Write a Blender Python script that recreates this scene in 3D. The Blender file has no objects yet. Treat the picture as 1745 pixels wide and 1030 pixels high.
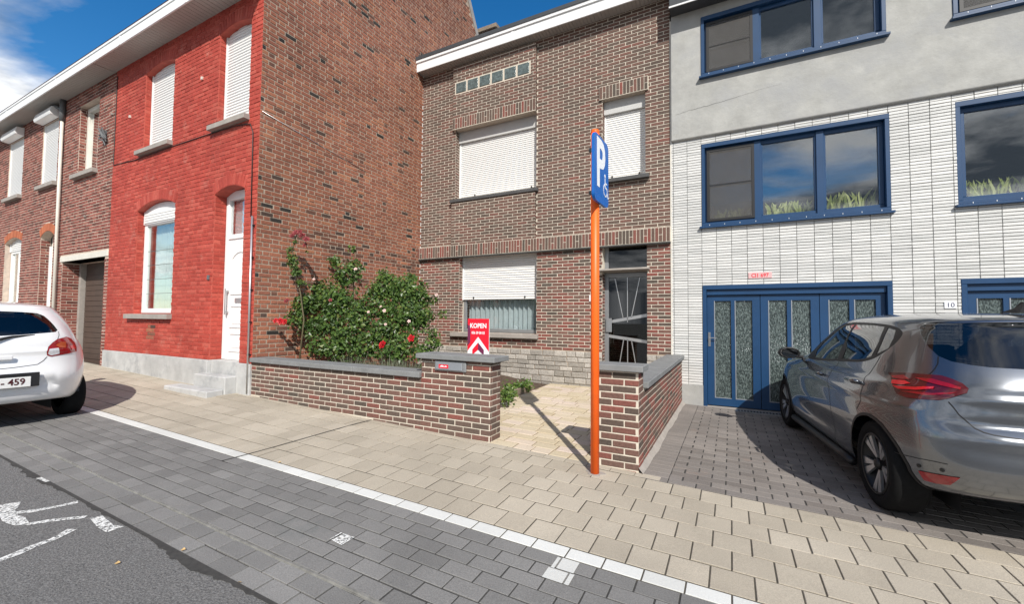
import bpy, bmesh, math, random
import numpy as np
from mathutils import Matrix, Vector
from mathutils.geometry import delaunay_2d_cdt
random.seed(7); RNG = np.random.default_rng(7)
SC = bpy.context.scene
COL = SC.collection
H = 1.40            # eye height: measured coordinates have z = 0 at the lens, all top-level things are lifted by H at the end

# ------------------------------------------------------------------ camera
FPX, YAW, PIT, ROL = 716.3, math.radians(-27.48), math.radians(2.25), math.radians(.5256)
_fw = np.array([math.sin(YAW)*math.cos(PIT), math.cos(YAW)*math.cos(PIT), math.sin(PIT)])
_rt = np.array([math.cos(YAW), -math.sin(YAW), 0.]); _up = np.cross(_rt, _fw)
RT = math.cos(ROL)*_rt + math.sin(ROL)*_up; UP = -math.sin(ROL)*_rt + math.cos(ROL)*_up; FW = _fw
cam = bpy.data.objects.new('camera', bpy.data.cameras.new('camera')); COL.objects.link(cam)
cam.data.sensor_width = 36; cam.data.lens = 36*FPX/1745; cam.data.clip_start = .05; cam.data.clip_end = 900
cam.matrix_world = Matrix(((RT[0], UP[0], -FW[0], 0), (RT[1], UP[1], -FW[1], 0), (RT[2], UP[2], -FW[2], H), (0, 0, 0, 1)))
SC.camera = cam

# ------------------------------------------------------------------ sky, sun, exposure
SUN = Vector((.75, -1., 1.05)).normalized()
W = bpy.data.worlds.new('World'); SC.world = W; W.use_nodes = True
nt = W.node_tree; nt.nodes.clear()
def nd(t, typ, **k):
    n = t.nodes.new(typ)
    for a, b in k.items():
        if a == 'ins':
            for i, v in b.items(): n.inputs[i].default_value = v
        else: setattr(n, a, b)
    return n
def lk(t, a, b): t.links.new(a, b)
out = nd(nt, 'ShaderNodeOutputWorld'); bg = nd(nt, 'ShaderNodeBackground', ins={'Strength': .065})
sky = nd(nt, 'ShaderNodeTexSky', sky_type='NISHITA', sun_disc=False, sun_elevation=math.asin(SUN.z), sun_rotation=math.atan2(SUN.x, SUN.y),
         air_density=1.0, dust_density=.25, ozone_density=2.0, altitude=200)
tc = nd(nt, 'ShaderNodeTexCoord'); sep = nd(nt, 'ShaderNodeSeparateXYZ'); lk(nt, tc.outputs['Generated'], sep.inputs[0])
zc = nd(nt, 'ShaderNodeMath', operation='MAXIMUM', ins={1: .06}); lk(nt, sep.outputs['Z'], zc.inputs[0])
zc2 = nd(nt, 'ShaderNodeMath', operation='ADD', ins={1: .12}); lk(nt, zc.outputs[0], zc2.inputs[0])
dv = nd(nt, 'ShaderNodeVectorMath', operation='DIVIDE'); cb = nd(nt, 'ShaderNodeCombineXYZ')
for i in range(3): lk(nt, zc2.outputs[0], cb.inputs[i])
lk(nt, tc.outputs['Generated'], dv.inputs[0]); lk(nt, cb.outputs[0], dv.inputs[1])
mp = nd(nt, 'ShaderNodeMapping'); mp.inputs['Location'].default_value = (20.1, 3.3, 0); mp.inputs['Scale'].default_value = (.62, .62, 0)
lk(nt, dv.outputs[0], mp.inputs[0])
nz = nd(nt, 'ShaderNodeTexNoise', ins={'Scale': 1.35, 'Detail': 9., 'Roughness': .56, 'Distortion': .35}); lk(nt, mp.outputs[0], nz.inputs['Vector'])
rp = nd(nt, 'ShaderNodeValToRGB'); rp.color_ramp.elements[0].position = .50; rp.color_ramp.elements[1].position = .63
# broken cloud field that thickens towards the street's sunny side, as the window reflections show
bias = nd(nt, 'ShaderNodeMath', operation='MULTIPLY_ADD', ins={1: -.205, 2: .008}); lk(nt, sep.outputs['Y'], bias.inputs[0])
ad = nd(nt, 'ShaderNodeMath', operation='ADD'); lk(nt, nz.outputs[0], ad.inputs[0]); lk(nt, bias.outputs[0], ad.inputs[1]); lk(nt, ad.outputs[0], rp.inputs[0])
nz2 = nd(nt, 'ShaderNodeTexNoise', ins={'Scale': 2.3, 'Detail': 6., 'Roughness': .6}); lk(nt, mp.outputs[0], nz2.inputs['Vector'])
rp2 = nd(nt, 'ShaderNodeValToRGB'); rp2.color_ramp.elements[0].position = .40; rp2.color_ramp.elements[1].position = .60
rp2.color_ramp.elements[0].color = (2.2, 2.7, 3.4, 1); rp2.color_ramp.elements[1].color = (17., 17.4, 18., 1)
lk(nt, nz2.outputs[0], rp2.inputs[0])
sat = nd(nt, 'ShaderNodeHueSaturation', ins={'Saturation': 1.4, 'Value': 2.2}); lk(nt, sky.outputs[0], sat.inputs['Color'])
mx = nd(nt, 'ShaderNodeMix', data_type='RGBA'); lk(nt, rp.outputs[0], mx.inputs[0]); lk(nt, sat.outputs[0], mx.inputs[6]); lk(nt, rp2.outputs[0], mx.inputs[7])
lk(nt, mx.outputs[2], bg.inputs[0]); lk(nt, bg.outputs[0], out.inputs[0])
sl = bpy.data.lights.new('sun', 'SUN'); sl.energy = 5.0; sl.angle = math.radians(.53); sl.color = (1., .955, .89)
so = bpy.data.objects.new('sun', sl); COL.objects.link(so); so.rotation_euler = (-SUN).to_track_quat('-Z', 'Y').to_euler(); so.location = (8, -10, 14)
vs = SC.view_settings; vs.view_transform = 'Standard'; vs.look = 'None'; vs.exposure = .10; vs.gamma = 1.0; vs.use_curve_mapping = False

# ------------------------------------------------------------------ helpers
def proj(P):
    P = np.asarray(P, float); z = P@FW
    return np.stack([872.5 + FPX*(P@RT)/z, 515 - FPX*(P@UP)/z], -1), z
def link(o, parent=None):
    COL.objects.link(o)
    if parent is not None: o.parent = parent
    return o
def tag(o, label=None, cat=None, group=None, kind=None):
    for k, v in (('label', label), ('category', cat), ('group', group), ('kind', kind)):
        if v: o[k] = v
    return o
def thing(name, loc, label, cat, group=None):
    o = bpy.data.objects.new(name, None); COL.objects.link(o); o.location = loc; o.empty_display_size = .1
    return tag(o, label, cat, group)
def wloc(parent):      # world translation of a (translation-only) parent chain
    v = Vector((0, 0, 0))
    while parent is not None: v = v + parent.location; parent = parent.parent
    return v
def put(name, me, parent=None):
    o = bpy.data.objects.new(name, me); COL.objects.link(o)
    if parent is not None: o.parent = parent; o.location = -wloc(parent)
    return o
def mesh_of(name, V, F, mat, smooth=False, tone=None):
    me = bpy.data.meshes.new(name); me.from_pydata([tuple(v) for v in V], [], [tuple(f) for f in F])
    if mat is not None: me.materials.append(mat)
    if smooth: me.polygons.foreach_set('use_smooth', np.ones(len(me.polygons), bool))
    if tone is not None:
        at = me.attributes.new('tone', 'FLOAT', 'FACE'); at.data.foreach_set('value', np.asarray(tone, np.float32))
    me.update(); return me
class MB:
    def __init__(s): s.V = []; s.F = []
    def add(s, V, F):
        n = len(s.V); s.V += [tuple(v) for v in V]; s.F += [tuple(i+n for i in f) for f in F]; return s
    def box(s, x0, x1, y0, y1, z0, z1):
        V = [(x, y, z) for z in (z0, z1) for y in (y0, y1) for x in (x0, x1)]
        return s.add(V, [(0, 2, 3, 1), (4, 5, 7, 6), (0, 1, 5, 4), (1, 3, 7, 5), (3, 2, 6, 7), (2, 0, 4, 6)])
    def obox(s, c, U, V, N, du, dv, dn):     # oriented box, N from 0 to dn
        c, U, V, N = (np.asarray(q, float) for q in (c, U, V, N)); P = []
        for n in (0, dn):
            for b in (-.5, .5):
                for a in (-.5, .5): P.append(c + U*du*a + V*dv*b + N*n)
        return s.add(P, [(0, 2, 3, 1), (4, 5, 7, 6), (0, 1, 5, 4), (1, 3, 7, 5), (3, 2, 6, 7), (2, 0, 4, 6)])
    def prism(s, poly, d):                   # poly: 3D points, extruded by vector d
        n = len(poly); P = [np.asarray(p, float) for p in poly]; d = np.asarray(d, float)
        s.add(P + [p+d for p in P], [tuple(range(n))[::-1], tuple(range(n, 2*n))] + [(i, (i+1) % n, n+(i+1) % n, n+i) for i in range(n)]); return s
    def tube(s, pts, r, n=8, cap=True):
        pts = [np.asarray(p, float) for p in pts]; rs = r if isinstance(r, (list, tuple)) else [r]*len(pts); R = []
        prev = None
        for i, p in enumerate(pts):
            t = pts[min(i+1, len(pts)-1)] - pts[max(i-1, 0)]; t = t/(np.linalg.norm(t)+1e-9)
            if prev is None:
                a = np.array([0, 0, 1.]) if abs(t[2]) < .9 else np.array([1., 0, 0])
            else: a = prev
            u = a - t*(a@t); u /= np.linalg.norm(u)+1e-9; prev = u; w = np.cross(t, u)
            R.append([p + rs[i]*(math.cos(2*math.pi*k/n)*u + math.sin(2*math.pi*k/n)*w) for k in range(n)])
        V = [q for ring in R for q in ring]; F = []
        for i in range(len(pts)-1):
            for k in range(n): F.append((i*n+k, i*n+(k+1) % n, (i+1)*n+(k+1) % n, (i+1)*n+k))
        if cap: F += [tuple(range(n))[::-1], tuple((len(pts)-1)*n+k for k in range(n))]
        return s.add(V, F)
    def build(s, name, mat, parent=None, smooth=False, bevel=0, seg=1):
        if bevel:
            bm = bmesh.new(); vs_ = [bm.verts.new(v) for v in s.V]
            for f in s.F:
                try: bm.faces.new([vs_[i] for i in f])
                except ValueError: pass
            bmesh.ops.recalc_face_normals(bm, faces=bm.faces)
            es = [e for e in bm.edges if e.is_manifold and e.calc_face_angle(0) > .5]
            bmesh.ops.bevel(bm, geom=es, offset=bevel, segments=seg, affect='EDGES', profile=.5, clamp_overlap=True)
            me = bpy.data.meshes.new(name); bm.to_mesh(me); bm.free(); me.materials.append(mat)
            if smooth: me.polygons.foreach_set('use_smooth', np.ones(len(me.polygons), bool))
        else: me = mesh_of(name, s.V, s.F, mat, smooth)
        return put(name, me, parent)
def box(name, b, mat, parent=None, bevel=0, seg=1): return MB().box(*b).build(name, mat, parent, bevel=bevel, seg=seg)
def text(name, s, size, loc, U, V, mat, parent, sx=1., bold=.0):
    cu = bpy.data.curves.new(name, 'FONT'); cu.body = s; cu.size = size; cu.align_x = 'CENTER'; cu.align_y = 'CENTER'; cu.extrude = .0006; cu.offset = bold; cu.resolution_u = 3
    tmp = bpy.data.objects.new('tmp', cu); COL.objects.link(tmp); bpy.context.view_layer.update()
    me = bpy.data.meshes.new_from_object(tmp.evaluated_get(bpy.context.evaluated_depsgraph_get())); bpy.data.objects.remove(tmp)
    U = Vector(U).normalized(); V = Vector(V).normalized(); N = U.cross(V)
    me.transform(Matrix(((U.x*sx, V.x, N.x, loc[0]), (U.y*sx, V.y, N.y, loc[1]), (U.z*sx, V.z, N.z, loc[2]), (0, 0, 0, 1))))
    me.materials.clear(); me.materials.append(mat); me.name = name
    return put(name, me, parent)

# ------------------------------------------------------------------ materials
def mat(name, col, rough=.7, metal=0., var=.12, nscale=6., bump=0., bscale=60., spec=.5, streak=None, coat=0., grime=None):
    m = bpy.data.materials.new(name); m.use_nodes = True; t = m.node_tree; b = t.nodes['Principled BSDF']
    b.inputs['Roughness'].default_value = rough; b.inputs['Metallic'].default_value = metal; b.inputs['Specular IOR Level'].default_value = spec
    if coat: b.inputs['Coat Weight'].default_value = coat; b.inputs['Coat Roughness'].default_value = .03
    co = nd(t, 'ShaderNodeTexCoord'); n = nd(t, 'ShaderNodeTexNoise', ins={'Scale': nscale, 'Detail': 6., 'Roughness': .65}); lk(t, co.outputs['Object'], n.inputs['Vector'])
    r = nd(t, 'ShaderNodeValToRGB'); r.color_ramp.elements[0].position = .3; r.color_ramp.elements[1].position = .7
    r.color_ramp.elements[0].color = tuple(c*(1-var) for c in col) + (1,); r.color_ramp.elements[1].color = tuple(min(1, c*(1+var)) for c in col) + (1,)
    lk(t, n.outputs[0], r.inputs[0]); last = r.outputs[0]
    if grime:      # (colour, scale, threshold, amount)
        n2 = nd(t, 'ShaderNodeTexNoise', ins={'Scale': grime[1], 'Detail': 8., 'Roughness': .7}); lk(t, co.outputs['Object'], n2.inputs['Vector'])
        mr = nd(t, 'ShaderNodeMapRange', ins={1: grime[2], 2: grime[2]+.2, 3: 0., 4: grime[3]}); lk(t, n2.outputs[0], mr.inputs[0])
        x = nd(t, 'ShaderNodeMix', data_type='RGBA'); lk(t, mr.outputs[0], x.inputs[0]); lk(t, last, x.inputs[6]); x.inputs[7].default_value = tuple(grime[0]) + (1,); last = x.outputs[2]
    lk(t, last, b.inputs['Base Color'])
    if bump:
        n3 = nd(t, 'ShaderNodeTexNoise', ins={'Scale': bscale, 'Detail': 5., 'Roughness': .6}); lk(t, co.outputs['Object'], n3.inputs['Vector'])
        bp = nd(t, 'ShaderNodeBump', ins={'Strength': 1., 'Distance': bump}); lk(t, n3.outputs[0], bp.inputs['Height']); lk(t, bp.outputs[0], b.inputs['Normal'])
    return m
def tone_mat(name, stops, rough=.85, bump=.002, bscale=90., fine=.22, big=.12, bigscale=1.3, grain=None, spec=.3, trans=0., stain=None):
    """pieces of one kind: the face attribute 'tone' picks the colour of the piece, noise gives grain and weathering"""
    m = bpy.data.materials.new(name); m.use_nodes = True; t = m.node_tree; b = t.nodes['Principled BSDF']
    b.inputs['Roughness'].default_value = rough; b.inputs['Specular IOR Level'].default_value = spec
    a = nd(t, 'ShaderNodeAttribute', attribute_name='tone', attribute_type='GEOMETRY')
    r = nd(t, 'ShaderNodeValToRGB'); r.color_ramp.interpolation = 'LINEAR'; e = r.color_ramp.elements
    while len(e) < len(stops): e.new(.5)
    for i, (p, c) in enumerate(stops): e[i].position = p; e[i].color = tuple(c) + (1,)
    lk(t, a.outputs['Fac'], r.inputs[0])
    ge = nd(t, 'ShaderNodeNewGeometry')
    n1 = nd(t, 'ShaderNodeTexNoise', ins={'Scale': grain or 38., 'Detail': 5., 'Roughness': .7}); lk(t, ge.outputs['Position'], n1.inputs['Vector'])
    n2 = nd(t, 'ShaderNodeTexNoise', ins={'Scale': bigscale, 'Detail': 5., 'Roughness': .6}); lk(t, ge.outputs['Position'], n2.inputs['Vector'])
    m1 = nd(t, 'ShaderNodeMapRange', ins={1: .3, 2: .7, 3: 1-fine, 4: 1+fine}); lk(t, n1.outputs[0], m1.inputs[0])
    m2 = nd(t, 'ShaderNodeMapRange', ins={1: .3, 2: .7, 3: 1-big, 4: 1+big}); lk(t, n2.outputs[0], m2.inputs[0])
    mu = nd(t, 'ShaderNodeMath', operation='MULTIPLY'); lk(t, m1.outputs[0], mu.inputs[0]); lk(t, m2.outputs[0], mu.inputs[1])
    vm = nd(t, 'ShaderNodeVectorMath', operation='SCALE'); lk(t, r.outputs[0], vm.inputs[0]); lk(t, mu.outputs[0], vm.inputs['Scale'])
    last = vm.outputs[0]
    if stain:
        for (sc_, sscale, th, am) in stain:
            n4 = nd(t, 'ShaderNodeTexNoise', ins={'Scale': sscale, 'Detail': 7., 'Roughness': .68}); lk(t, ge.outputs['Position'], n4.inputs['Vector'])
            mr = nd(t, 'ShaderNodeMapRange', ins={1: th, 2: th+.12, 3: 0., 4: am}); lk(t, n4.outputs[0], mr.inputs[0])
            x = nd(t, 'ShaderNodeMix', data_type='RGBA'); lk(t, mr.outputs[0], x.inputs[0]); lk(t, last, x.inputs[6]); x.inputs[7].default_value = tuple(sc_) + (1,); last = x.outputs[2]
    lk(t, last, b.inputs['Base Color'])
    if bump:
        n3 = nd(t, 'ShaderNodeTexNoise', ins={'Scale': bscale, 'Detail': 6., 'Roughness': .7}); lk(t, ge.outputs['Position'], n3.inputs['Vector'])
        bp = nd(t, 'ShaderNodeBump', ins={'Strength': 1., 'Distance': bump}); lk(t, n3.outputs[0], bp.inputs['Height']); lk(t, bp.outputs[0], b.inputs['Normal'])
    if trans:
        tr = nd(t, 'ShaderNodeBsdfTranslucent'); lk(t, last, tr.inputs[0]); ms = nd(t, 'ShaderNodeMixShader', ins={0: trans})
        o = t.nodes['Material Output']; lk(t, b.outputs[0], ms.inputs[1]); lk(t, tr.outputs[0], ms.inputs[2]); lk(t, ms.outputs[0], o.inputs[0])
    return m
def glass(name, tint=(.75, .8, .8), refl=1.5, rough=.0, wob=0., mul=1.9):
    m = bpy.data.materials.new(name); m.use_nodes = True; t = m.node_tree; t.nodes.remove(t.nodes['Principled BSDF']); o = t.nodes['Material Output']
    tr = nd(t, 'ShaderNodeBsdfTransparent'); tr.inputs[0].default_value = tuple(tint) + (1,)
    gl = nd(t, 'ShaderNodeBsdfGlossy', ins={'Roughness': rough}); gl.inputs[0].default_value = (1, 1, 1, 1)
    fr = nd(t, 'ShaderNodeFresnel'); ms = nd(t, 'ShaderNodeMixShader'); ge = nd(t, 'ShaderNodeNewGeometry')
    io = nd(t, 'ShaderNodeMapRange', ins={1: 0., 2: 1., 3: refl, 4: 1/refl}); lk(t, ge.outputs['Backfacing'], io.inputs[0]); lk(t, io.outputs[0], fr.inputs['IOR'])   # same mirror share from both faces of a thin pane
    fm = nd(t, 'ShaderNodeMath', operation='MULTIPLY', ins={1: mul}); lk(t, fr.outputs[0], fm.inputs[0])
    lk(t, fm.outputs[0], ms.inputs[0]); lk(t, tr.outputs[0], ms.inputs[1]); lk(t, gl.outputs[0], ms.inputs[2]); lk(t, ms.outputs[0], o.inputs[0])
    if wob:
        co = nd(t, 'ShaderNodeTexCoord'); n = nd(t, 'ShaderNodeTexNoise', ins={'Scale': 2.2, 'Detail': 2.}); lk(t, co.outputs['Object'], n.inputs['Vector'])
        bp = nd(t, 'ShaderNodeBump', ins={'Strength': 1., 'Distance': wob}); lk(t, n.outputs[0], bp.inputs['Height']); lk(t, bp.outputs[0], gl.inputs['Normal'])
    return m
M = {}
M['mortar_cream'] = mat('mortar_cream', (.60, .545, .455), .95, var=.15, nscale=14, bump=.002)
M['mortar_grey'] = mat('mortar_grey', (.37, .29, .22), .95, var=.2, nscale=9, bump=.002)
M['mortar_row'] = mat('mortar_row', (.56, .46, .38), .95, var=.18, nscale=9, bump=.002)
M['mortar_red'] = mat('mortar_red', (.46, .095, .066), .75, var=.2, nscale=7, bump=.002)
M['brick_brown'] = tone_mat('brick_brown', [(0, (.085, .07, .058)), (.3, (.125, .085, .068)), (.62, (.17, .088, .07)), (.85, (.21, .07, .056)), (1, (.23, .095, .075))], fine=.25)
M['brick_old'] = tone_mat('brick_old', [(0, (.022, .02, .018)), (.1, (.05, .042, .036)), (.2, (.16, .072, .048)), (.5, (.235, .093, .06)), (.8, (.285, .108, .065)), (1, (.34, .145, .08))], fine=.22, big=.25, bigscale=.8)
M['brick_row'] = tone_mat('brick_row', [(0, (.11, .045, .035)), (.4, (.2, .065, .05)), (.8, (.26, .085, .065)), (1, (.3, .12, .09))], fine=.25)
M['brick_orange'] = tone_mat('brick_orange', [(0, (.34, .10, .05)), (1, (.48, .16, .08))], fine=.2)
M['brick_red'] = tone_mat('brick_red', [(0, (.35, .050, .034)), (.6, (.41, .062, .043)), (1, (.46, .092, .064))], rough=.66, fine=.18, big=.18, bigscale=1.0, stain=[((.5, .22, .17), 2.6, .58, .5), ((.24, .05, .04), 1.9, .62, .35)])
M['tile_white'] = tone_mat('tile_white', [(0, (.56, .565, .55)), (.5, (.64, .64, .625)), (1, (.71, .71, .69))], rough=.35, bump=.0025, bscale=22., fine=.05, big=.07, spec=.5, stain=[((.52, .51, .48), 1.3, .57, .4), ((.4, .39, .36), 7., .68, .35)])
M['tile_joint'] = mat('tile_joint', (.19, .185, .18), .9, var=.3, nscale=5)
M['stone_rough'] = tone_mat('stone_rough', [(0, (.27, .25, .22)), (.5, (.36, .335, .30)), (1, (.46, .43, .385))], fine=.3, bump=.012, bscale=22.)
M['paver_beige'] = tone_mat('paver_beige', [(0, (.375, .33, .262)), (.5, (.41, .362, .288)), (1, (.445, .395, .318))], fine=.24, grain=150., big=.14, bigscale=.9, stain=[((.20, .175, .135), 1.5, .60, .5), ((.10, .09, .075), 19., .73, .7)])
M['paver_dark'] = tone_mat('paver_dark', [(0, (.165, .161, .154)), (.5, (.192, .187, .179)), (1, (.218, .212, .203))], fine=.28, grain=150., big=.14, bigscale=1.1, stain=[((.085, .105, .105), .9, .62, .6), ((.3, .28, .25), 14., .70, .5)])
M['paver_drive'] = tone_mat('paver_drive', [(0, (.17, .15, .135)), (.5, (.205, .185, .17)), (1, (.235, .21, .19))], fine=.22, grain=120., big=.14, stain=[((.26, .17, .13), 1.6, .62, .55)])
M['paver_white'] = tone_mat('paver_white', [(0, (.56, .56, .53)), (1, (.65, .65, .62))], fine=.07, grain=120., big=.06, stain=[((.4, .39, .36), 9., .64, .5)])
M['paver_court'] = tone_mat('paver_court', [(0, (.48, .40, .27)), (.5, (.56, .48, .35)), (1, (.60, .50, .42))], fine=.14, grain=60., big=.1, stain=[((.42, .30, .2), 4., .66, .3)])
M['sand_joint'] = mat('sand_joint', (.075, .065, .05), .95, var=.3, nscale=30)
M['joint_dark'] = mat('joint_dark', (.045, .043, .04), .95, var=.3, nscale=30)
M['asphalt'] = mat('asphalt', (.165, .161, .155), .9, var=.6, nscale=90, bump=.012, bscale=110., grime=((.27, .265, .255), 150., .60, .75))
M['soil'] = mat('soil', (.09, .06, .04), .95, var=.5, nscale=25, bump=.02, bscale=40)
M['mulch'] = mat('mulch', (.20, .10, .065), .95, var=.5, nscale=60, bump=.02, bscale=60)
M['earth'] = mat('earth', (.13, .12, .10), .95, var=.3, nscale=2)
M['bluestone'] = mat('bluestone', (.20, .205, .205), .7, var=.18, nscale=5, bump=.001, bscale=120, grime=((.28, .28, .27), 3., .58, .6))
M['plinth'] = mat('plinth_cement', (.45, .45, .44), .9, var=.18, nscale=3, bump=.004, bscale=30, grime=((.24, .25, .26), 3.5, .52, .8))
M['sill_stone'] = mat('sill_stone', (.33, .30, .27), .8, var=.15, nscale=8, bump=.001)
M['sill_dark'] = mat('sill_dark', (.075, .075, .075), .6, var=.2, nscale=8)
M['white_pvc'] = mat('white_pvc', (.82, .82, .81), .35, var=.03, nscale=2)
M['cream_paint'] = mat('cream_paint', (.66, .63, .56), .6, var=.08, nscale=4)
M['shutter'] = mat('shutter_white', (.80, .80, .785), .45, var=.04, nscale=3, grime=((.6, .59, .56), 4., .62, .5))
M['shutter_box'] = mat('shutter_box', (.52, .52, .51), .5, var=.06, nscale=3)
M['fascia'] = mat('fascia_white', (.82, .83, .83), .4, var=.03, nscale=2, grime=((.6, .6, .58), 3., .6, .4))
M['soffit'] = mat('soffit_board', (.42, .405, .38), .7, var=.06, nscale=5)
M['concrete'] = mat('concrete_render', (.385, .385, .365), .9, var=.15, nscale=3.4, bump=.006, bscale=11, grime=((.345, .35, .35), 1.5, .45, .9))
M['slate'] = mat('dark_slate', (.05, .055, .062), .6, var=.2, nscale=4)
M['roof_tile'] = mat('roof_tile', (.14, .06, .045), .85, var=.3, nscale=6, bump=.01, bscale=14)
M['blue_paint'] = mat('blue_paint', (.007, .046, .125), .42, var=.10, nscale=2.5)
M['brown_door'] = mat('brown_door', (.075, .05, .038), .6, var=.12, nscale=4)
M['grey_metal'] = mat('grey_metal', (.30, .31, .32), .4, metal=.5, var=.08, nscale=4)
M['alu'] = mat('aluminium', (.55, .55, .55), .35, metal=.8, var=.05, nscale=4)
M['chrome'] = mat('chrome', (.75, .75, .76), .12, metal=1., var=.02)
M['black'] = mat('black_plastic', (.012, .012, .013), .5, var=.1)
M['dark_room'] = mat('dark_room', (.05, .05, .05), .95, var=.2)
M['pipe_dark'] = mat('pipe_dark', (.12, .125, .13), .6, var=.15)
M['orange_paint'] = mat('orange_paint', (.93, .135, .008), .45, var=.07, nscale=9, grime=((.55, .10, .03), 7., .60, .5))
M['sign_blue'] = mat('sign_blue', (.005, .12, .46), .35, var=.03)
M['sign_white'] = mat('sign_white', (.82, .84, .86), .4, var=.02)
M['sign_grey'] = mat('sign_grey', (.35, .37, .4), .4, metal=.5, var=.05)
M['board_red'] = mat('board_red', (.78, .008, .028), .4, var=.03)
M['board_dark'] = mat('board_dark', (.16, .02, .07), .4, var=.03)
M['ink_navy'] = mat('ink_navy', (.03, .03, .09), .5, var=.05)
M['wood'] = mat('bed_board', (.22, .17, .125), .85, var=.3, nscale=12, bump=.003)
M['paint_road'] = mat('road_paint', (.72, .72, .69), .8, var=.12, nscale=30, bump=.003, bscale=150, grime=((.2, .2, .2), 26., .55, .9))
M['cable'] = mat('cable', (.03, .026, .024), .6)
M['curtain'] = mat('curtain', (.72, .76, .78), .9, var=.04, nscale=3)
M['pane'] = glass('window_pane', (.90, .93, .93), 1.5, mul=3.6)
M['pane_wavy'] = glass('window_pane_old', (.90, .94, .92), 1.55, wob=.004)
M['pane_dark'] = glass('dark_pane', (.4, .42, .42), 1.5)
def structured_glass():
    m = mat('structured_glass', (.10, .13, .125), .12, var=.3, nscale=60); t = m.node_tree; b = t.nodes['Principled BSDF']
    co = nd(t, 'ShaderNodeTexCoord'); mp_ = nd(t, 'ShaderNodeMapping'); mp_.inputs['Scale'].default_value = (60, 60, 22); lk(t, co.outputs['Object'], mp_.inputs[0])
    n = nd(t, 'ShaderNodeTexVoronoi', feature='F1', ins={'Scale': 1.}); lk(t, mp_.outputs[0], n.inputs['Vector'])
    n2 = nd(t, 'ShaderNodeTexNoise', ins={'Scale': 1.6, 'Detail': 4.}); lk(t, mp_.outputs[0], n2.inputs['Vector'])
    r = nd(t, 'ShaderNodeValToRGB'); r.color_ramp.elements[0].position = .42; r.color_ramp.elements[0].color = (.03, .042, .042, 1); r.color_ramp.elements[1].position = .78; r.color_ramp.elements[1].color = (.20, .25, .24, 1)
    lk(t, n2.outputs[0], r.inputs[0]); lk(t, r.outputs[0], b.inputs['Base Color'])
    bp = nd(t, 'ShaderNodeBump', ins={'Strength': 1., 'Distance': .006}); lk(t, n.outputs['Distance'], bp.inputs['Height']); lk(t, bp.outputs[0], b.inputs['Normal'])
    b.inputs['Roughness'].default_value = .16
    return m
M['glass_rain'] = structured_glass()
def porous(m, share, scale=None, lo=.45):
    """part of the surface is see-through: insect mesh, worn-off paint"""
    t = m.node_tree; o = t.nodes['Material Output']; b = t.nodes['Principled BSDF']; tr = nd(t, 'ShaderNodeBsdfTransparent'); ms = nd(t, 'ShaderNodeMixShader', ins={0: share})
    if scale:
        co = nd(t, 'ShaderNodeTexCoord'); n = nd(t, 'ShaderNodeTexNoise', ins={'Scale': scale, 'Detail': 8., 'Roughness': .75}); lk(t, co.outputs['Object'], n.inputs['Vector'])
        mr = nd(t, 'ShaderNodeMapRange', ins={1: lo, 2: lo+.10, 3: 0., 4: 1.}); lk(t, n.outputs[0], mr.inputs[0]); lk(t, mr.outputs[0], ms.inputs[0])
    lk(t, b.outputs[0], ms.inputs[1]); lk(t, tr.outputs[0], ms.inputs[2]); lk(t, ms.outputs[0], o.inputs[0]); return m
M['screen'] = porous(mat('insect_mesh', (.12, .115, .11), .8, var=.1), .62)
M['paint_road'] = porous(mat('worn_road_paint', (.74, .74, .71), .85, var=.1, nscale=40, bump=.002, bscale=150), .3, 60., .475)
M['glass_block'] = mat('glass_block', (.10, .13, .13), .15, var=.5, nscale=18, bump=.01, bscale=30)
# ------------------------------------------------------------------ pieces (bricks, tiles, pavers, stones)
_units = {}
def unit_meshes(name, m, L, h, ch=.004, rough=.0, nvar=20, zc=.62):
    """a set of chamfered unit pieces (x, y in -.5.. .5, z 0..1) that differ in tone and a little in shape"""
    key = (name, m.name, round(L, 3), round(h, 3))
    if key in _units: return _units[key]
    res = []
    for k in range(nvar):
        cx, cy = ch/L, ch/h; V = []
        for (sx, sy) in ((-1, -1), (1, -1), (1, 1), (-1, 1)):
            jx, jy = (RNG.uniform(-1, 1, 2)*rough)
            V.append((sx*.5+jx*.03, sy*.5+jy*.05, 0))
        for i, (sx, sy) in enumerate(((-1, -1), (1, -1), (1, 1), (-1, 1))):
            V.append((V[i][0], V[i][1], zc))
        for i, (sx, sy) in enumerate(((-1, -1), (1, -1), (1, 1), (-1, 1))):
            V.append((V[i][0]-sx*cx, V[i][1]-sy*cy, 1+rough*RNG.uniform(-.3, .3)*(1 if zc < .8 else .12)))
        F = [(i, (i+1) % 4, 4+(i+1) % 4, 4+i) for i in range(4)] + [(4+i, 4+(i+1) % 4, 8+(i+1) % 4, 8+i) for i in range(4)] + [(8, 9, 10, 11)]
        me = mesh_of(name, V, F, m, tone=[(k+.5)/nvar]*9); res.append((me, np.array(V), F))
    _units[key] = res; return res
def frame(O, U, V):
    O, U, V = (np.asarray(q, float) for q in (O, U, V)); U = U/np.linalg.norm(U); V = V/np.linalg.norm(V); return O, U, V, np.cross(U, V)
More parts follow.
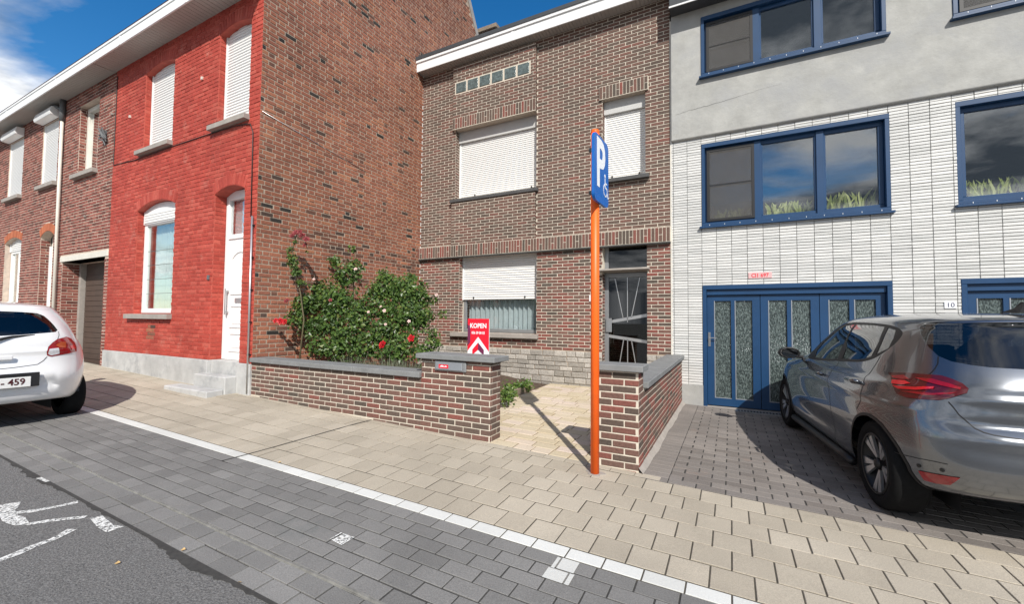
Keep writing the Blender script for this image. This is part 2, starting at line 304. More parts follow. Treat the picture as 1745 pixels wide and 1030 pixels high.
class Pieces:
    """collects pieces of one thing; realize() makes the ones that show largest objects of their own, the rest one joined mesh"""
    def __init__(s): s.it = []
    def add(s, fr, u, v, du, dv, dn, units, tone=None, n0=0.):
        O, U, V, N = fr; M4 = np.eye(4)
        M4[:3, 0] = U*du; M4[:3, 1] = V*dv; M4[:3, 2] = N*dn; M4[:3, 3] = O + U*u + V*v + N*n0
        nv = len(units); k = int(RNG.integers(nv)) if tone is None else int(min(nv-1, max(0, tone*nv)))
        s.it.append((M4, units, k))
    def realize(s, name, parent, limit=300, stuff=None):
        if not s.it: return
        C = np.array([m[:3, 3] for m, _, _ in s.it]); A = np.array([m[:3, 3]+m[:3, 0]*.5 for m, _, _ in s.it]); B = np.array([m[:3, 3]+m[:3, 1]*.5 for m, _, _ in s.it])
        c, z = proj(C); a, _ = proj(A); b, _ = proj(B); d1 = a-c; d2 = b-c
        ar = np.abs(d1[:, 0]*d2[:, 1]-d1[:, 1]*d2[:, 0])
        ok = (z > .3) & (c[:, 0] > -15) & (c[:, 0] < 1760) & (c[:, 1] > -15) & (c[:, 1] < 1045)
        ar = np.where(ok, ar, 0); order = np.argsort(-ar); own = set(int(i) for i in order[:limit] if ar[i] > 0)
        off = wloc(parent) if parent is not None else Vector((0, 0, 0)); T = Matrix.Translation(-off)
        for i in own:
            M4, un, k = s.it[i]; o = bpy.data.objects.new(name, un[k][0]); COL.objects.link(o); o.parent = parent
            o.matrix_local = T @ Matrix(M4.tolist())
        rest = [i for i in range(len(s.it)) if i not in own]
        groups = {}
        for i in rest: groups.setdefault(s.it[i][1][0][0].materials[0].name, []).append(i)
        for mn, idx in groups.items():
            Vs = []; Fs = []; tn = []; n = 0
            for i in idx:
                M4, un, k = s.it[i]; v = un[k][1]@M4[:3, :3].T + M4[:3, 3]; Vs.append(v)
                Fs += [tuple(q+n for q in f) for f in un[k][2]]; tn += [(k+.5)/len(un)]*len(un[k][2]); n += len(v)
            me = mesh_of(stuff or name+'s', np.concatenate(Vs), Fs, bpy.data.materials[mn], tone=tn)
            o = put(stuff or name+'s', me, parent); tag(o, kind='stuff')
def in_poly(p, poly):
    x, y = p; r = False; n = len(poly)
    for i in range(n):
        x1, y1 = poly[i]; x2, y2 = poly[(i+1) % n]
        if (y1 > y) != (y2 > y) and x < (x2-x1)*(y-y1)/(y2-y1)+x1: r = not r
    return r
def in_poly_many(P, poly):
    P = np.asarray(P, float); A = np.asarray(poly, float); B = np.roll(A, -1, 0); r = np.zeros(len(P), bool)
    for (x1, y1), (x2, y2) in zip(A, B):
        if y1 == y2: continue
        r ^= ((y1 > P[:, 1]) != (y2 > P[:, 1])) & (P[:, 0] < (x2-x1)*(P[:, 1]-y1)/(y2-y1)+x1)
    return r
def is_rect(p): return len(p) == 4 and len({round(q[0], 4) for q in p}) == 2 and len({round(q[1], 4) for q in p}) == 2
def rect(a, b, c, d): return [(a, c), (b, c), (b, d), (a, d)]
def arch(a, b, c, spring, rise, n=9):
    r = ((b-a)**2/4+rise**2)/(2*rise); cx = (a+b)/2; cy = spring+rise-r; t0 = math.asin((b-a)/2/r)
    return [(a, c), (b, c)] + [(cx+r*math.sin(t0-2*t0*i/n), cy+r*math.cos(t0-2*t0*i/n)) for i in range(n+1)]
def xrange_at(poly, v):
    xs = []
    for i in range(len(poly)):
        (x1, y1), (x2, y2) = poly[i], poly[(i+1) % len(poly)]
        if (y1 > v) != (y2 > v): xs.append(x1+(x2-x1)*(v-y1)/(y2-y1))
    return (min(xs), max(xs)) if len(xs) >= 2 else None
def subtract(rects, cuts):
    for p in cuts:
        new = []
        if is_rect(p):
            a, b = min(q[0] for q in p), max(q[0] for q in p); c, d = min(q[1] for q in p), max(q[1] for q in p)
            for (x0, x1, y0, y1) in rects:
                if x1 <= a or x0 >= b or y1 <= c or y0 >= d: new.append((x0, x1, y0, y1)); continue
                if x0 < a: new.append((x0, a, y0, y1))
                if x1 > b: new.append((b, x1, y0, y1))
                xa, xb = max(x0, a), min(x1, b)
                if y0 < c: new.append((xa, xb, y0, c))
                if y1 > d: new.append((xa, xb, d, y1))
        else:
            for (x0, x1, y0, y1) in rects:
                r = xrange_at(p, (y0+y1)/2)
                if r is None or x1 <= r[0] or x0 >= r[1]: new.append((x0, x1, y0, y1)); continue
                if x0 < r[0]: new.append((x0, r[0], y0, y1))
                if x1 > r[1]: new.append((r[1], x1, y0, y1))
        rects = new
    return [r for r in rects if r[1]-r[0] > .018 and r[3]-r[2] > .012]
def courses(u0, u1, v0, v1, L, h, j, bond='half', hdr=.09, phase=0.):
    """brick rectangles of a wall field"""
    out = []; i = 0; v = v0
    while v < v1-.01:
        t = min(v+h-j, v1); u = u0; seq = []
        if bond == 'half': off = (.5*L if i % 2 else 0)+phase; us = -off; step = lambda k: L
        elif bond == 'flemish': P = L+hdr+j; us = -(P*.5 if i % 2 else 0)-phase; step = lambda k: (L if k % 2 == 0 else hdr+j)
        elif bond == 'stack': us = -phase; step = lambda k: L
        x = u0+us; k = 0
        while x < u1:
            w = step(k); a, b = max(x, u0), min(x+w-j, u1)
            if b-a > .018: out.append((a, b, v, t))
            x += w; k += 1
        v += h; i += 1
    return out
def lay(P, fr, rects, units, proud=.007, jit=.002, tone=None, ujit=.0):
    for (a, b, c, d) in rects:
        t = None if tone is None else tone((a+b)/2, (c+d)/2)
        P.add(fr, (a+b)/2+RNG.normal(0, ujit), (c+d)/2+RNG.normal(0, ujit*.5), b-a, d-c, proud+RNG.uniform(-1, 1)*jit, units, t)
def cdt_faces(outer, holes, extra=()):
    pts = []; edges = []
    for poly in [outer]+list(holes):
        n0 = len(pts); pts += [Vector(p) for p in poly]; edges += [(n0+i, n0+(i+1) % len(poly)) for i in range(len(poly))]
    pts += [Vector(p) for p in extra]
    vs_, es, fs, *_ = delaunay_2d_cdt(pts, edges, [], 0, 1e-6)
    A = np.array([tuple(v) for v in vs_]); C = np.array([A[list(f)].mean(0) for f in fs]); ok = in_poly_many(C, outer)
    for h in holes: ok &= ~in_poly_many(C, h)
    keep = [tuple(f) for f, k in zip(fs, ok) if k]
    return [tuple(v) for v in vs_], keep
def wall_sheet(name, fr, outer, holes, depth, m, parent, thick=None):
    """front sheet with openings and their reveals (depth: number or one per hole)"""
    O, U, V, N = fr; v2, fs = cdt_faces(outer, holes); mb = MB()
    fs2 = []
    for f in fs:
        a, b, c = (np.array(v2[i]) for i in f[:3]); ar = (b[0]-a[0])*(c[1]-a[1])-(b[1]-a[1])*(c[0]-a[0]); fs2.append(f if ar > 0 else f[::-1])
    mb.add([O+U*p[0]+V*p[1] for p in v2], fs2)
    for k, h in enumerate(holes):
        d = depth[k] if isinstance(depth, (list, tuple)) else depth; n = len(h)
        A = [O+U*p[0]+V*p[1] for p in h]; mb.add(A+[p-N*d for p in A], [(i, (i+1) % n, n+(i+1) % n, n+i) for i in range(n)])
    return mb.build(name, m, parent)
def voussoirs(P, fr, a, b, spring, rise, hgt, units, wid=.062, proud=.009):
    r = ((b-a)**2/4+rise**2)/(2*rise); cx = (a+b)/2; cy = spring+rise-r; t0 = math.asin((b-a)/2/r)
    n = max(4, int(2*t0*r/wid)); O, U, V, N = fr
    for i in range(n):
        t = -t0+(i+.5)*2*t0/n; du = U*math.cos(t)-V*math.sin(t); dvv = U*math.sin(t)+V*math.cos(t); rr = r+hgt/2+.003
        P.add((O, du, dvv, N), 0, 0, 2*t0*rr/n-.009, hgt-.004, proud+RNG.uniform(-.001, .001), units)
        P.it[-1][0][:3, 3] = O+U*(cx+rr*math.sin(t))+V*(cy+rr*math.cos(t))
def arch_ring(a, b, c, spring, rise, hgt, side=.0, n=9):
    r = ((b-a)**2/4+rise**2)/(2*rise); cx = (a+b)/2; cy = spring+rise-r; t0 = math.asin((b-a)/2/r); R = r+hgt+.006
    top = [(cx+R*math.sin(t0-2*t0*i/n), cy+R*math.cos(t0-2*t0*i/n)) for i in range(n+1)]
    return [(a, c), (b, c), (b, spring)] + top + [(a, spring)]
def lerp(a, b, t): return a+(b-a)*t
def sm(t): t = min(1, max(0, t)); return t*t*(3-2*t)

# ------------------------------------------------------------------ ground levels
def gz(X, Y):
    b = lerp(-.017, -.027, sm((Y-2.4)/1.4)); z = -1.36+b*(X+1.07)+.02*(min(Y, 3.9)-3.68)
    if Y < 1.33: z = -1.36+b*(X+1.07)+.02*(1.33-3.68)
    return z
def gframe(X, Y, f=gz):
    e = .05; z = f(X, Y); return frame((X, Y, z), (1, 0, (f(X+e, Y)-f(X-e, Y))/(2*e)), (0, 1, (f(X, Y+e)-f(X, Y-e))/(2*e)))
YF = 7.65       # facade line of the set-back houses
YR = 3.90       # facade line of the houses on the pavement
def cz(X, Y): return lerp(gz(X, 3.9), -1.25, min(1, max(0, (Y-3.9)/3.75)))
def dz(X, Y): return lerp(gz(X, 3.8), -1.408-.02*(X+.4), min(1, max(0, (Y-3.8)/3.85)))
def sheet(name, x0, x1, ys, f, m, nx=24, dzv=0., kind='structure', parent=None):
    xs = np.linspace(x0, x1, nx+1); V = [(x, y, f(x, y)+dzv) for y in ys for x in xs]; n = nx+1
    F = [(j*n+i, j*n+i+1, (j+1)*n+i+1, (j+1)*n+i) for j in range(len(ys)-1) for i in range(nx)]
    o = put(name, mesh_of(name, V, F, m), parent); tag(o, kind=kind if parent is None else None); return o
# far ground under everything, road, pavement beds
g = MB().add([(-300, -300, -3.2), (300, -300, -3.2), (300, 300, -3.2), (-300, 300, -3.2)], [(0, 1, 2, 3)]).build('ground', M['earth']); tag(g, kind='structure')
sheet('road', -40, 30, list(np.linspace(-9, 1.33, 12)), gz, M['asphalt'], 60)
pav = sheet('pavement', -40, 30, [2.36]+list(np.linspace(2.6, 3.803, 7)), gz, M['sand_joint'], 60, -.004)
sheet('pavement_edge', -40, -.66, [3.803, 3.95], gz, M['sand_joint'], 40, -.004)
park = sheet('parking_strip', -40, 30, [1.57, 1.9, 2.36], gz, M['joint_dark'], 60, -.004)
gut = sheet('gutter', -40, 30, [1.32, 1.45, 1.572], gz, M['joint_dark'], 60, -.014)
ub = unit_meshes('paver', M['paver_beige'], .22, .22, .0025, .06, zc=.93); uw = unit_meshes('paver', M['paver_white'], .22, .105, .002, .05, zc=.94)
ud = unit_meshes('paver', M['paver_dark'], .22, .11, .0025, .06, zc=.93); ug = unit_meshes('paver', M['paver_dark'], .22, .12, .003, .12, zc=.92)
def put_piece(P, X, Y, du, dv, th, units, f=gz, tone=None, lift=0.):
    fr = gframe(X, Y, f); P.add(fr, 0, 0, du, dv, th, units, tone, n0=-th+lift)
P = Pieces()
for r in range(6):                                   # 22 x 22 cm slabs, half bond
    Y = 2.485+.11+.22*r
    n0 = -150 if r < 6 else 0
    for i in range(n0, 60):
        X = -.441+.2165*i+(.108 if r % 2 else 0)
        if X < -24 or X > 9: continue
        put_piece(P, X, Y, .2075, .2095, .03, ub, lift=RNG.normal(0, .001))
for i in range(-150, 30):                            # the cut row in front of house and garden walls
    X = -.441+.2165*i
    if -24 < X < 9:
        wdt = .095 if X < -.62 else .0
        if wdt: put_piece(P, X, 3.805+wdt/2+.005, .2115, wdt-.008, .03, ub)
P.realize('paver', pav, 300, 'paving')
P = Pieces()
for i in range(-110, 46):
    X = -.441+.2165*(i+.5)
    if X > -24: put_piece(P, X, 2.425, .2075, .100, .03, uw, lift=.001)
wl = sheet('white_edge_line', -24, 9, [2.37, 2.482], gz, M['sand_joint'], 40, -.0035); P.realize('paver', wl, 300, 'paving')
P = Pieces()
for r in range(7):
    Y = 1.585+.0558+.1125*r
    for i in range(-110, 46):
        X = -.35+.2185*i+(.109 if r % 2 else 0)
        if -24 < X < 9: put_piece(P, X, Y, .2095, .1035, .03, ud, lift=RNG.normal(0, .0012))
P.realize('paver', park, 300, 'paving')
P = Pieces()
for r in range(2):
    for i in range(-110, 46):
        X = -.30+.219*i+(.1 if r else 0)
        if -24 < X < 9: put_piece(P, X, 1.392+.121*r, .209, .112, .03, ug, lift=-.004+RNG.normal(0, .002))
P.realize('paver', gut, 300, 'paving')
# thin cement lip between gutter and strip, ragged asphalt edge
mb = MB(); xs = np.linspace(-24, 9, 260)
for i in range(len(xs)-1):
    y = 1.576; a, b = xs[i], xs[i+1]
    k0, k1 = .0035*math.sin(a*3.1)+.002*math.sin(a*17), .0035*math.sin(b*3.1)+.002*math.sin(b*17)
    mb.add([(a, y-.010+k0, gz(a, y)-.01), (b, y-.010+k1, gz(b, y)-.01), (b, y-.006+k1, gz(b, y)+.004), (a, y-.006+k0, gz(a, y)+.004), (b, y+.006+k1, gz(b, y)+.004), (a, y+.006+k0, gz(a, y)+.004), (b, y+.010+k1, gz(b, y)-.01), (a, y+.010+k0, gz(a, y)-.01)],
           [(0, 1, 2, 3), (3, 2, 4, 5), (5, 4, 6, 7)])
o = mb.build('gutter_lip', mat('lip_mortar', (.19, .185, .17), .9, var=.35, nscale=14)); tag(o, kind='structure')
mb = MB(); xs = np.linspace(-24, 9, 900); yy = 1.325+np.cumsum(RNG.normal(0, .004, 900)); yy = 1.325+(yy-np.convolve(np.pad(yy, 20, 'edge'), np.ones(41)/41, 'valid'))*1.3
for i in range(len(xs)-1):
    a, b = xs[i], xs[i+1]; w0, w1 = .012+abs(yy[i]-1.325)*1.1, .012+abs(yy[i+1]-1.325)*1.1
    mb.add([(a, yy[i]-w0, gz(a, 1.3)+.003), (b, yy[i+1]-w1, gz(b, 1.3)+.003), (b, 1.336, gz(b, 1.3)+.003), (a, 1.336, gz(a, 1.3)+.003)], [(0, 1, 2, 3)])
o = mb.build('tar_joint', M['joint_dark']); tag(o, kind='structure')
# long movement joint across the pavement
mb = MB(); q0, q1 = np.array([-3.97, 3.88]), np.array([-4.16, 2.25]); d = (q1-q0)/np.linalg.norm(q1-q0); nn = np.array([-d[1], d[0]])
ts = np.linspace(0, 1, 20)
for a, b in zip(ts[:-1], ts[1:]):
    A, B = q0+(q1-q0)*a, q0+(q1-q0)*b
    mb.add([(*(A-nn*.009), gz(*A)+.004), (*(B-nn*.009), gz(*B)+.004), (*(B+nn*.009), gz(*B)+.004), (*(A+nn*.009), gz(*A)+.004)], [(3, 2, 1, 0)])
o = mb.build('pavement_joint', M['joint_dark']); tag(o, kind='structure')
# painted marks: worn arrow on the asphalt, white patches on the strip
def paint(name, polys, label, m=M['paint_road'], dzv=.004, cat='road marking'):
    mb = MB()
    for poly in polys:
        c = np.mean(np.array(poly), 0); n = len(poly); mb.add([(x, y, gz(x, y)+dzv) for x, y in poly], [tuple(range(n))])
    o = mb.build(name, m); bm = bmesh.new(); bm.from_mesh(o.data); bmesh.ops.recalc_face_normals(bm, faces=bm.faces)
    for f in bm.faces:
        if f.normal.z < 0: f.normal_flip()
    bm.to_mesh(o.data); bm.free(); tag(o, label, cat); return o
def stroke(pts, w):
    pts = [np.array(p, float) for p in pts]; L_ = []; R_ = []
    for i, p in enumerate(pts):
        t = pts[min(i+1, len(pts)-1)]-pts[max(0, i-1)]; t /= np.linalg.norm(t); nrm = np.array([-t[1], t[0]]); ww = w*(1+RNG.uniform(-.2, .2))
        L_.append(tuple(p+nrm*ww/2)); R_.append(tuple(p-nrm*ww/2))
    return [[L_[i], L_[i+1], R_[i+1], R_[i]] for i in range(len(pts)-1)]
def on_ground(x, y):
    d = (x-872.5)/FPX*RT-(y-515)/FPX*UP+FW; Q = d*(-1.35/d[2])
    for _ in range(20): Q = d*(gz(Q[0], Q[1])/d[2])
    return float(Q[0]), float(Q[1])
og = lambda pts: [on_ground(x/3.12, 700+y/3.12) for x, y in pts]      # outlines of the worn symbol, taken to the road surface
sy = [stroke(og([(78, 548), (180, 538), (300, 515), (415, 490)]), .05), stroke(og([(150, 608), (250, 592), (350, 580), (455, 570)]), .045), stroke(og([(-120, 850), (0, 800), (90, 765), (180, 725), (280, 690), (385, 635)]), .05)]
paint('road_symbol', [q for s_ in sy for q in s_]+[og([(-60, 515), (112, 488), (95, 520), (72, 536), (-60, 560)]), og([(-10, 550), (80, 536), (98, 560), (10, 590)]), og([(8, 590), (98, 562), (135, 572), (162, 612), (80, 616), (40, 605)]), og([(478, 578), (545, 563), (600, 610), (565, 652), (515, 622)]), og([(585, 612), (662, 620), (570, 652)])],
      'worn white painted symbol on the asphalt at lower left')
paint('paint_patch', [[(-.905, 2.236), (-.885, 2.236), (-.885, 2.345), (-.905, 2.345)], [(-.875, 2.243), (-.775, 2.243), (-.775, 2.352), (-.875, 2.352)], [(-.915, 2.135), (-.80, 2.135), (-.80, 2.232), (-.915, 2.232)], [(-.79, 2.135), (-.765, 2.135), (-.765, 2.235), (-.79, 2.235)]],
      'pair of white painted paver halves touching the white line in front of the pole', M['paver_white'], .006)
paint('paint_patch', [[(-2.19, 1.835), (-2.09, 1.825), (-2.09, 1.925), (-2.185, 1.925)], [(-2.21, 1.84), (-2.2, 1.84), (-2.2, 1.925), (-2.21, 1.925)]], 'single worn white painted square on the dark parking strip', M['paint_road'], .006)
paint('paint_patch', [[(-5.02, 1.30), (-4.85, 1.31), (-4.85, 1.335), (-5.02, 1.33)]], 'short white paint dab at the edge of the asphalt', M['paint_road'], .006)
# ------------------------------------------------------------------ shared house parts
X_, Y_, Z_ = (1, 0, 0), (0, 1, 0), (0, 0, 1)
def shutter(parent, x0, x1, y, z0, z1, pitch=.045, m=None, name='shutter', rails=True):
    """closed roller shutter: side rails and one slat after another"""
    m = m or M['shutter']; mb = MB()
    if rails:
        mb.box(x0, x0+.03, y-.012, y+.03, z0, z1).box(x1-.03, x1, y-.012, y+.03, z0, z1)
    mb.box(x0+.03, x1-.03, y+.018, y+.022, z0, z1)
    s = mb.build(name, m, parent)
    prof = [(0, 0), (-.006, .10), (-.0085, .45), (-.006, .80), (0, .93)]; V = []; F = []
    for xx in (0, 1):
        for (py, pz) in prof: V.append((xx, py, pz))
    F = [(i, i+5, i+6, i+1) for i in range(4)]
    key = 'slat_'+m.name
    me = bpy.data.meshes.get(key) or mesh_of(key, V, F, m, True)
    n = max(1, int(round((z1-z0)/pitch))); p = (z1-z0)/n; off = wloc(s)
    for i in range(n):
        o = bpy.data.objects.new('slat', me); COL.objects.link(o); o.parent = s
        o.location = Vector((x0+.031, y+.012, z0+i*p))-off; o.scale = (x1-x0-.062, 1, p)
    return s
def window(parent, x0, x1, y, z0, z1, m, fr=.06, d=.06, bars=(), pane=None, name='window', split=0):
    """frame ring in the plane y (front) with panes set back; bars: x positions of mullions"""
    mb = MB().box(x0, x1, y, y+d, z0, z0+fr).box(x0, x1, y, y+d, z1-fr, z1).box(x0, x0+fr, y, y+d, z0+fr, z1-fr).box(x1-fr, x1, y, y+d, z0+fr, z1-fr)
    for b in bars: mb.box(b-fr*.55, b+fr*.55, y, y+d, z0+fr, z1-fr)
    w = mb.build(name, m, parent, bevel=.006)
    xs = [x0+fr*.9]+list(bars)+[x1-fr*.9]
    for i in range(len(xs)-1):
        a = xs[i]+(0 if i == 0 else fr*.5); b = xs[i+1]-(0 if i == len(xs)-2 else fr*.5)
        pm = pane[i] if isinstance(pane, (list, tuple)) else (pane or M['pane'])
        box('pane', (a, b, y+d*.55, y+d*.55+.006, z0+fr*.9, z1-fr*.9), pm, w)
    return w
def sill(parent, x0, x1, y0, y1, z0, z1, m, name='sill'):
    return MB().prism([(x0, y1, z0), (x0, y0, z0), (x0, y0, z1-.012), (x0, y1, z1)], (x1-x0, 0, 0)).build(name, m, parent, bevel=.004)
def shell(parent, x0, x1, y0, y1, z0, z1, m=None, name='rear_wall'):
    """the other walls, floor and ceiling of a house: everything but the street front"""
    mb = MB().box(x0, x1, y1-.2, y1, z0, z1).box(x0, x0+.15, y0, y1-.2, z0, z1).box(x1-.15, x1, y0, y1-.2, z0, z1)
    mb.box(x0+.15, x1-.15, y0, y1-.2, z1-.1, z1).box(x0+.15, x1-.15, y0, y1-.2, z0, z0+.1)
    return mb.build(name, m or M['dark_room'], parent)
FR = lambda y: frame((0, y, 0), (1, 0, 0), (0, 0, 1))       # street-front frame: u = X, v = Z, normal -Y

# ------------------------------------------------------------------ red painted house with its bare brick gable
RX0, RX1 = -11.62, -6.50
red = thing('red_brick_house', (-9., YR, -1.2), 'tall red painted brick house with bare brick gable and white rolled-down shutters', 'house')
fr = FR(YR); A_lw = (-10.42, -8.97, .03, 2.05, .14); A_dr = (-7.68, -6.83, -1.39, 2.03, .10); A_u1 = (-10.30, -9.18, 3.25, 4.80, .09); A_u2 = (-7.70, -6.80, 3.22, 4.80, .08)
holes = [arch(a, b, c, s, r) for (a, b, c, s, r) in (A_lw, A_dr, A_u1, A_u2)]
wallr = wall_sheet('wall', fr, rect(RX0, RX1, -1.4, 5.32), holes, [.14, .20, .13, .13], M['mortar_red'], red)
PR = Pieces(); u_red = unit_meshes('brick', M['brick_red'], .2, .06, .006, .35); u_old = unit_meshes('brick', M['brick_old'], .2, .06, .005, .4)
cuts = [arch_ring(a, b, c, s, r, .20) for (a, b, c, s, r) in (A_lw, A_dr, A_u1, A_u2)]
patch = rect(-9.84, -9.6, -.46, -.15)
rc = courses(RX0+.005, RX1, -.73, 5.32, .20, .0695, .012, 'flemish', phase=.05)
rc = subtract(rc, cuts)
lay(PR, fr, [r for r in rc if not (-9.86 < (r[0]+r[1])/2 < -9.58 and -.45 < (r[2]+r[3])/2 < -.16)], u_red, .007, .0025, ujit=.0012)
lay(PR, fr, [r for r in rc if (-9.86 < (r[0]+r[1])/2 < -9.58 and -.45 < (r[2]+r[3])/2 < -.16)], u_old, .006, .002)
for (hx, dp, z0, z1) in ((A_lw[0], .12, .05, 2.05), (A_dr[0], .18, -.73, 2.02), (A_u1[0], .10, 3.27, 4.8), (A_u2[0], .10, 3.24, 4.8)):
    lay(PR, frame((hx, YR, 0), (0, 1, 0), (0, 0, 1)), courses(.008, dp, z0, z1, .2, .0695, .011, 'half', phase=.1), u_red, .006, .002)
for (a, b, c, s, r) in (A_lw, A_dr, A_u1, A_u2): voussoirs(PR, fr, a, b, s, r, .20, u_red, .068)
# gable: slightly out of square
GX0, GX1, GY1 = -6.50, -6.39, 7.65
gu = np.array([GX1-GX0, GY1-YR, 0.]); gl_ = np.linalg.norm(gu); gu /= gl_
gfr = frame((GX0, YR, 0), gu, (0, 0, 1)); gh = lambda Y: (Y-YR)*gl_/(GY1-YR)
gout = [(0, -1.4), (gh(10.6), -1.4), (gh(10.6), 6.8), (gh(8.6), 10.15), (0, 5.45)]
wall_sheet('gable_wall', gfr, gout, [], 0, M['mortar_grey'], red)
rects = [r for r in courses(.0, gh(9.99), -1.4, 10., .2, .0695, .0155, 'flemish', phase=.09) if in_poly(((r[0]+r[1])/2, r[3]+.02), gout) and in_poly((r[1]+.02, r[3]), gout) and r[2] > (-1.4 if r[0] < gh(7.6) else 5.0)]
_dk = [(RNG.uniform(0, 6), RNG.uniform(-1, 8)) for _ in range(26)]
def gtone(u, v):
    t = RNG.beta(2.4, 1.8)*.72+.28
    if RNG.random() < .045: t = RNG.uniform(.04, .2)
    if .15 < v-(1.15-u*.08) < .45 and u > 1.0 and RNG.random() < .6: t = RNG.uniform(.1, .24)     # sooty band at the old lean-to line
    for (a, b) in _dk:
        if abs(u-a) < .35 and abs(v-b) < .09 and RNG.random() < .22: t = RNG.uniform(.05, .2)
    return t
lay(PR, gfr, rects, u_old, .006, .003, tone=gtone, ujit=.0025)
PR.realize('brick', wallr, 300, 'brickwork')
# plinth with the door cheeks, steps
mb = MB().box(RX0, -7.673, 3.865, YR+.23, -1.5, -.735).box(-6.837, RX1+.005, 3.865, YR+.23, -1.5, -.735).box(-7.672, -6.838, 3.93, 4.12, -1.5, -.735)
mb.build('plinth', M['plinth'], red, bevel=.006)
mb = MB().box(-7.72, -6.84, 3.70, 3.925, -1.5, -.94).box(-8.10, -6.86, 3.46, 3.70, -1.5, -1.125)
mb.build('doorstep', M['plinth'], red, bevel=.012)
# door
yd = 4.085
mb = MB().box(-7.68, -7.60, yd, yd+.07, -.73, 2.12).box(-6.90, -6.83, yd, yd+.07, -.73, 2.12).box(-7.60, -6.90, yd, yd+.07, 1.30, 1.38).box(-7.60, -6.90, yd, yd+.07, 1.98, 2.12)
mb.build('door_frame', M['white_pvc'], red, bevel=.006)
box('transom_pane', (-7.60, -6.90, yd+.04, yd+.046, 1.38, 1.98), M['pane'], red)
box('curtain', (-7.62, -6.88, yd+.12, yd+.125, 1.3, 2.0), M['curtain'], red)
dr = box('door', (-7.60, -6.90, yd+.02, yd+.06, -.73, 1.30), M['white_pvc'], red)
def panel(x0, x1, z0, z1, parent, y=yd+.02, m=None):
    t = .014; mb = MB().box(x0, x1, y-t, y, z0, z0+.03).box(x0, x1, y-t, y, z1-.03, z1).box(x0, x0+.03, y-t, y, z0+.03, z1-.03).box(x1-.03, x1, y-t, y, z0+.03, z1-.03).box(x0+.07, x1-.07, y-.008, y, z0+.07, z1-.07)
    return mb.build('panel', m or M['white_pvc'], parent, bevel=.004)
panel(-7.50, -7.0, -.60, -.28, dr); panel(-7.50, -7.0, -.20, .18, dr)
pts = arch(-7.50, -7.0, .36, .98, .12); mbp = MB()
ring = [(p[0], p[1]) for p in pts]; cx, cyy = -7.25, .72
inner = [(cx+(p[0]-cx)*.86, cyy+(p[1]-cyy)*.92) for p in ring]; n = len(ring)
V = [(p[0], yd+.006, p[1]) for p in ring]+[(p[0], yd+.006, p[1]) for p in inner]+[(p[0], yd+.02, p[1]) for p in ring]+[(p[0], yd+.02, p[1]) for p in inner]
mbp.add(V, [(i, (i+1) % n, n+(i+1) % n, n+i) for i in range(n)]+[(2*n+i, 2*n+(i+1) % n, (i+1) % n, i) for i in range(n)]+[(n+i, n+(i+1) % n, 3*n+(i+1) % n, 3*n+i) for i in range(n)])
mbp.build('panel', M['white_pvc'], dr)
box('letter_slot', (-7.36, -7.06, yd+.006, yd+.02, .22, .30), M['alu'], dr, .004)
MB().tube([(-7.56, yd-.035, .02), (-7.56, yd-.035, .46)], .011).box(-7.575, -7.545, yd-.035, yd+.02, .05, .08).box(-7.575, -7.545, yd-.035, yd+.02, .40, .43).build('pull_handle', M['alu'], dr)
box('doorbell', (-7.79, -7.74, YR-.03, YR, .60, .68), M['pipe_dark'], red, .005)
# ground floor window
yw = 4.02
w = window(red, -10.41, -8.98, yw, .04, 1.86, M['white_pvc'], .09, .07, pane=M['pane_wavy'])
mb = MB().box(-10.26, -10.23, yw+.06, yw+.075, .13, 1.77)
for z in (.42, .70, .98, 1.26): mb.box(-10.3, -9.07, yw+.024, yw+.030, z, z+.006)
mb.build('glazing_bar', M['pipe_dark'], w)
MB().prism([(p[0], yw-.02, p[1]) for p in arch(-10.41, -8.98, 1.80, 2.05, .13)], (0, .06, 0)).build('shutter_box', M['white_pvc'], w)
for i in range(4): box('slat', (-10.36, -9.03, yw-.034, yw-.02, 1.82+i*.05, 1.862+i*.05), M['shutter'], w, .004)
mb = MB(); nx = 80
for i in range(nx+1):
    x = -10.3+1.2*i/nx; yv = 4.17+.02*math.sin(i*.9)+.008*math.sin(i*2.3); mb.V += [(x, yv, .1), (x, yv, 1.85)]
mb.F = [(2*i, 2*i+2, 2*i+3, 2*i+1) for i in range(nx)]; mb.build('curtain', M['curtain'], w, smooth=True)
sill(red, -10.60, -8.93, 3.81, 4.03, -.07, .03, M['sill_stone'])
for (a, b, c, s, r) in (A_u1, A_u2):
    sh = shutter(red, a+.01, b-.01, 4.005, c+.01, s+.12, .05)
    sill(red, a-.13, b+.03, 3.80, 4.02, c-.09, c+.005, M['sill_stone'])
# eaves of the street-front row: shared gutter line
def eaves(parent, x0, x1, y0, y1, z, hgt, seams, board=.1):
    f = MB().box(x0, x1, y0, y0+.025, z-.012, z+hgt).box(x0, x1, y0-.012, y0, z+hgt*.80, z+hgt+.012)
    fo = f.build('fascia', M['fascia'], parent, bevel=.004)
    for s_ in seams: box('joint_cover', (s_-.03, s_+.03, y0-.006, y0, z-.012, z+hgt*.8), M['fascia'], fo)
    box('gutter', (x0, x1, y0+.025, y0+.16, z+.03, z+hgt-.02), M['pipe_dark'], parent)
    n = int((x1-x0)/board); me = None; off = wloc(parent); so_ = MB().box(x0, x1, y0+.03, y1, z+.012, z+.02).build('soffit', M['soffit'], parent)
    for i in range(n):
        if me is None: me = mesh_of('soffit_board', *(lambda b_: (b_.V, b_.F))(MB().box(0, board-.008, y0+.026, y1, 0, .012)), M['soffit'])
        o = bpy.data.objects.new('soffit_board', me); COL.objects.link(o); o.parent = so_; o.location = Vector((x0+i*board, 0, z))-wloc(so_)
eaves(red, RX0, RX1+.02, 3.50, YR-.001, 5.22, .20, [-10.4, -8.0])
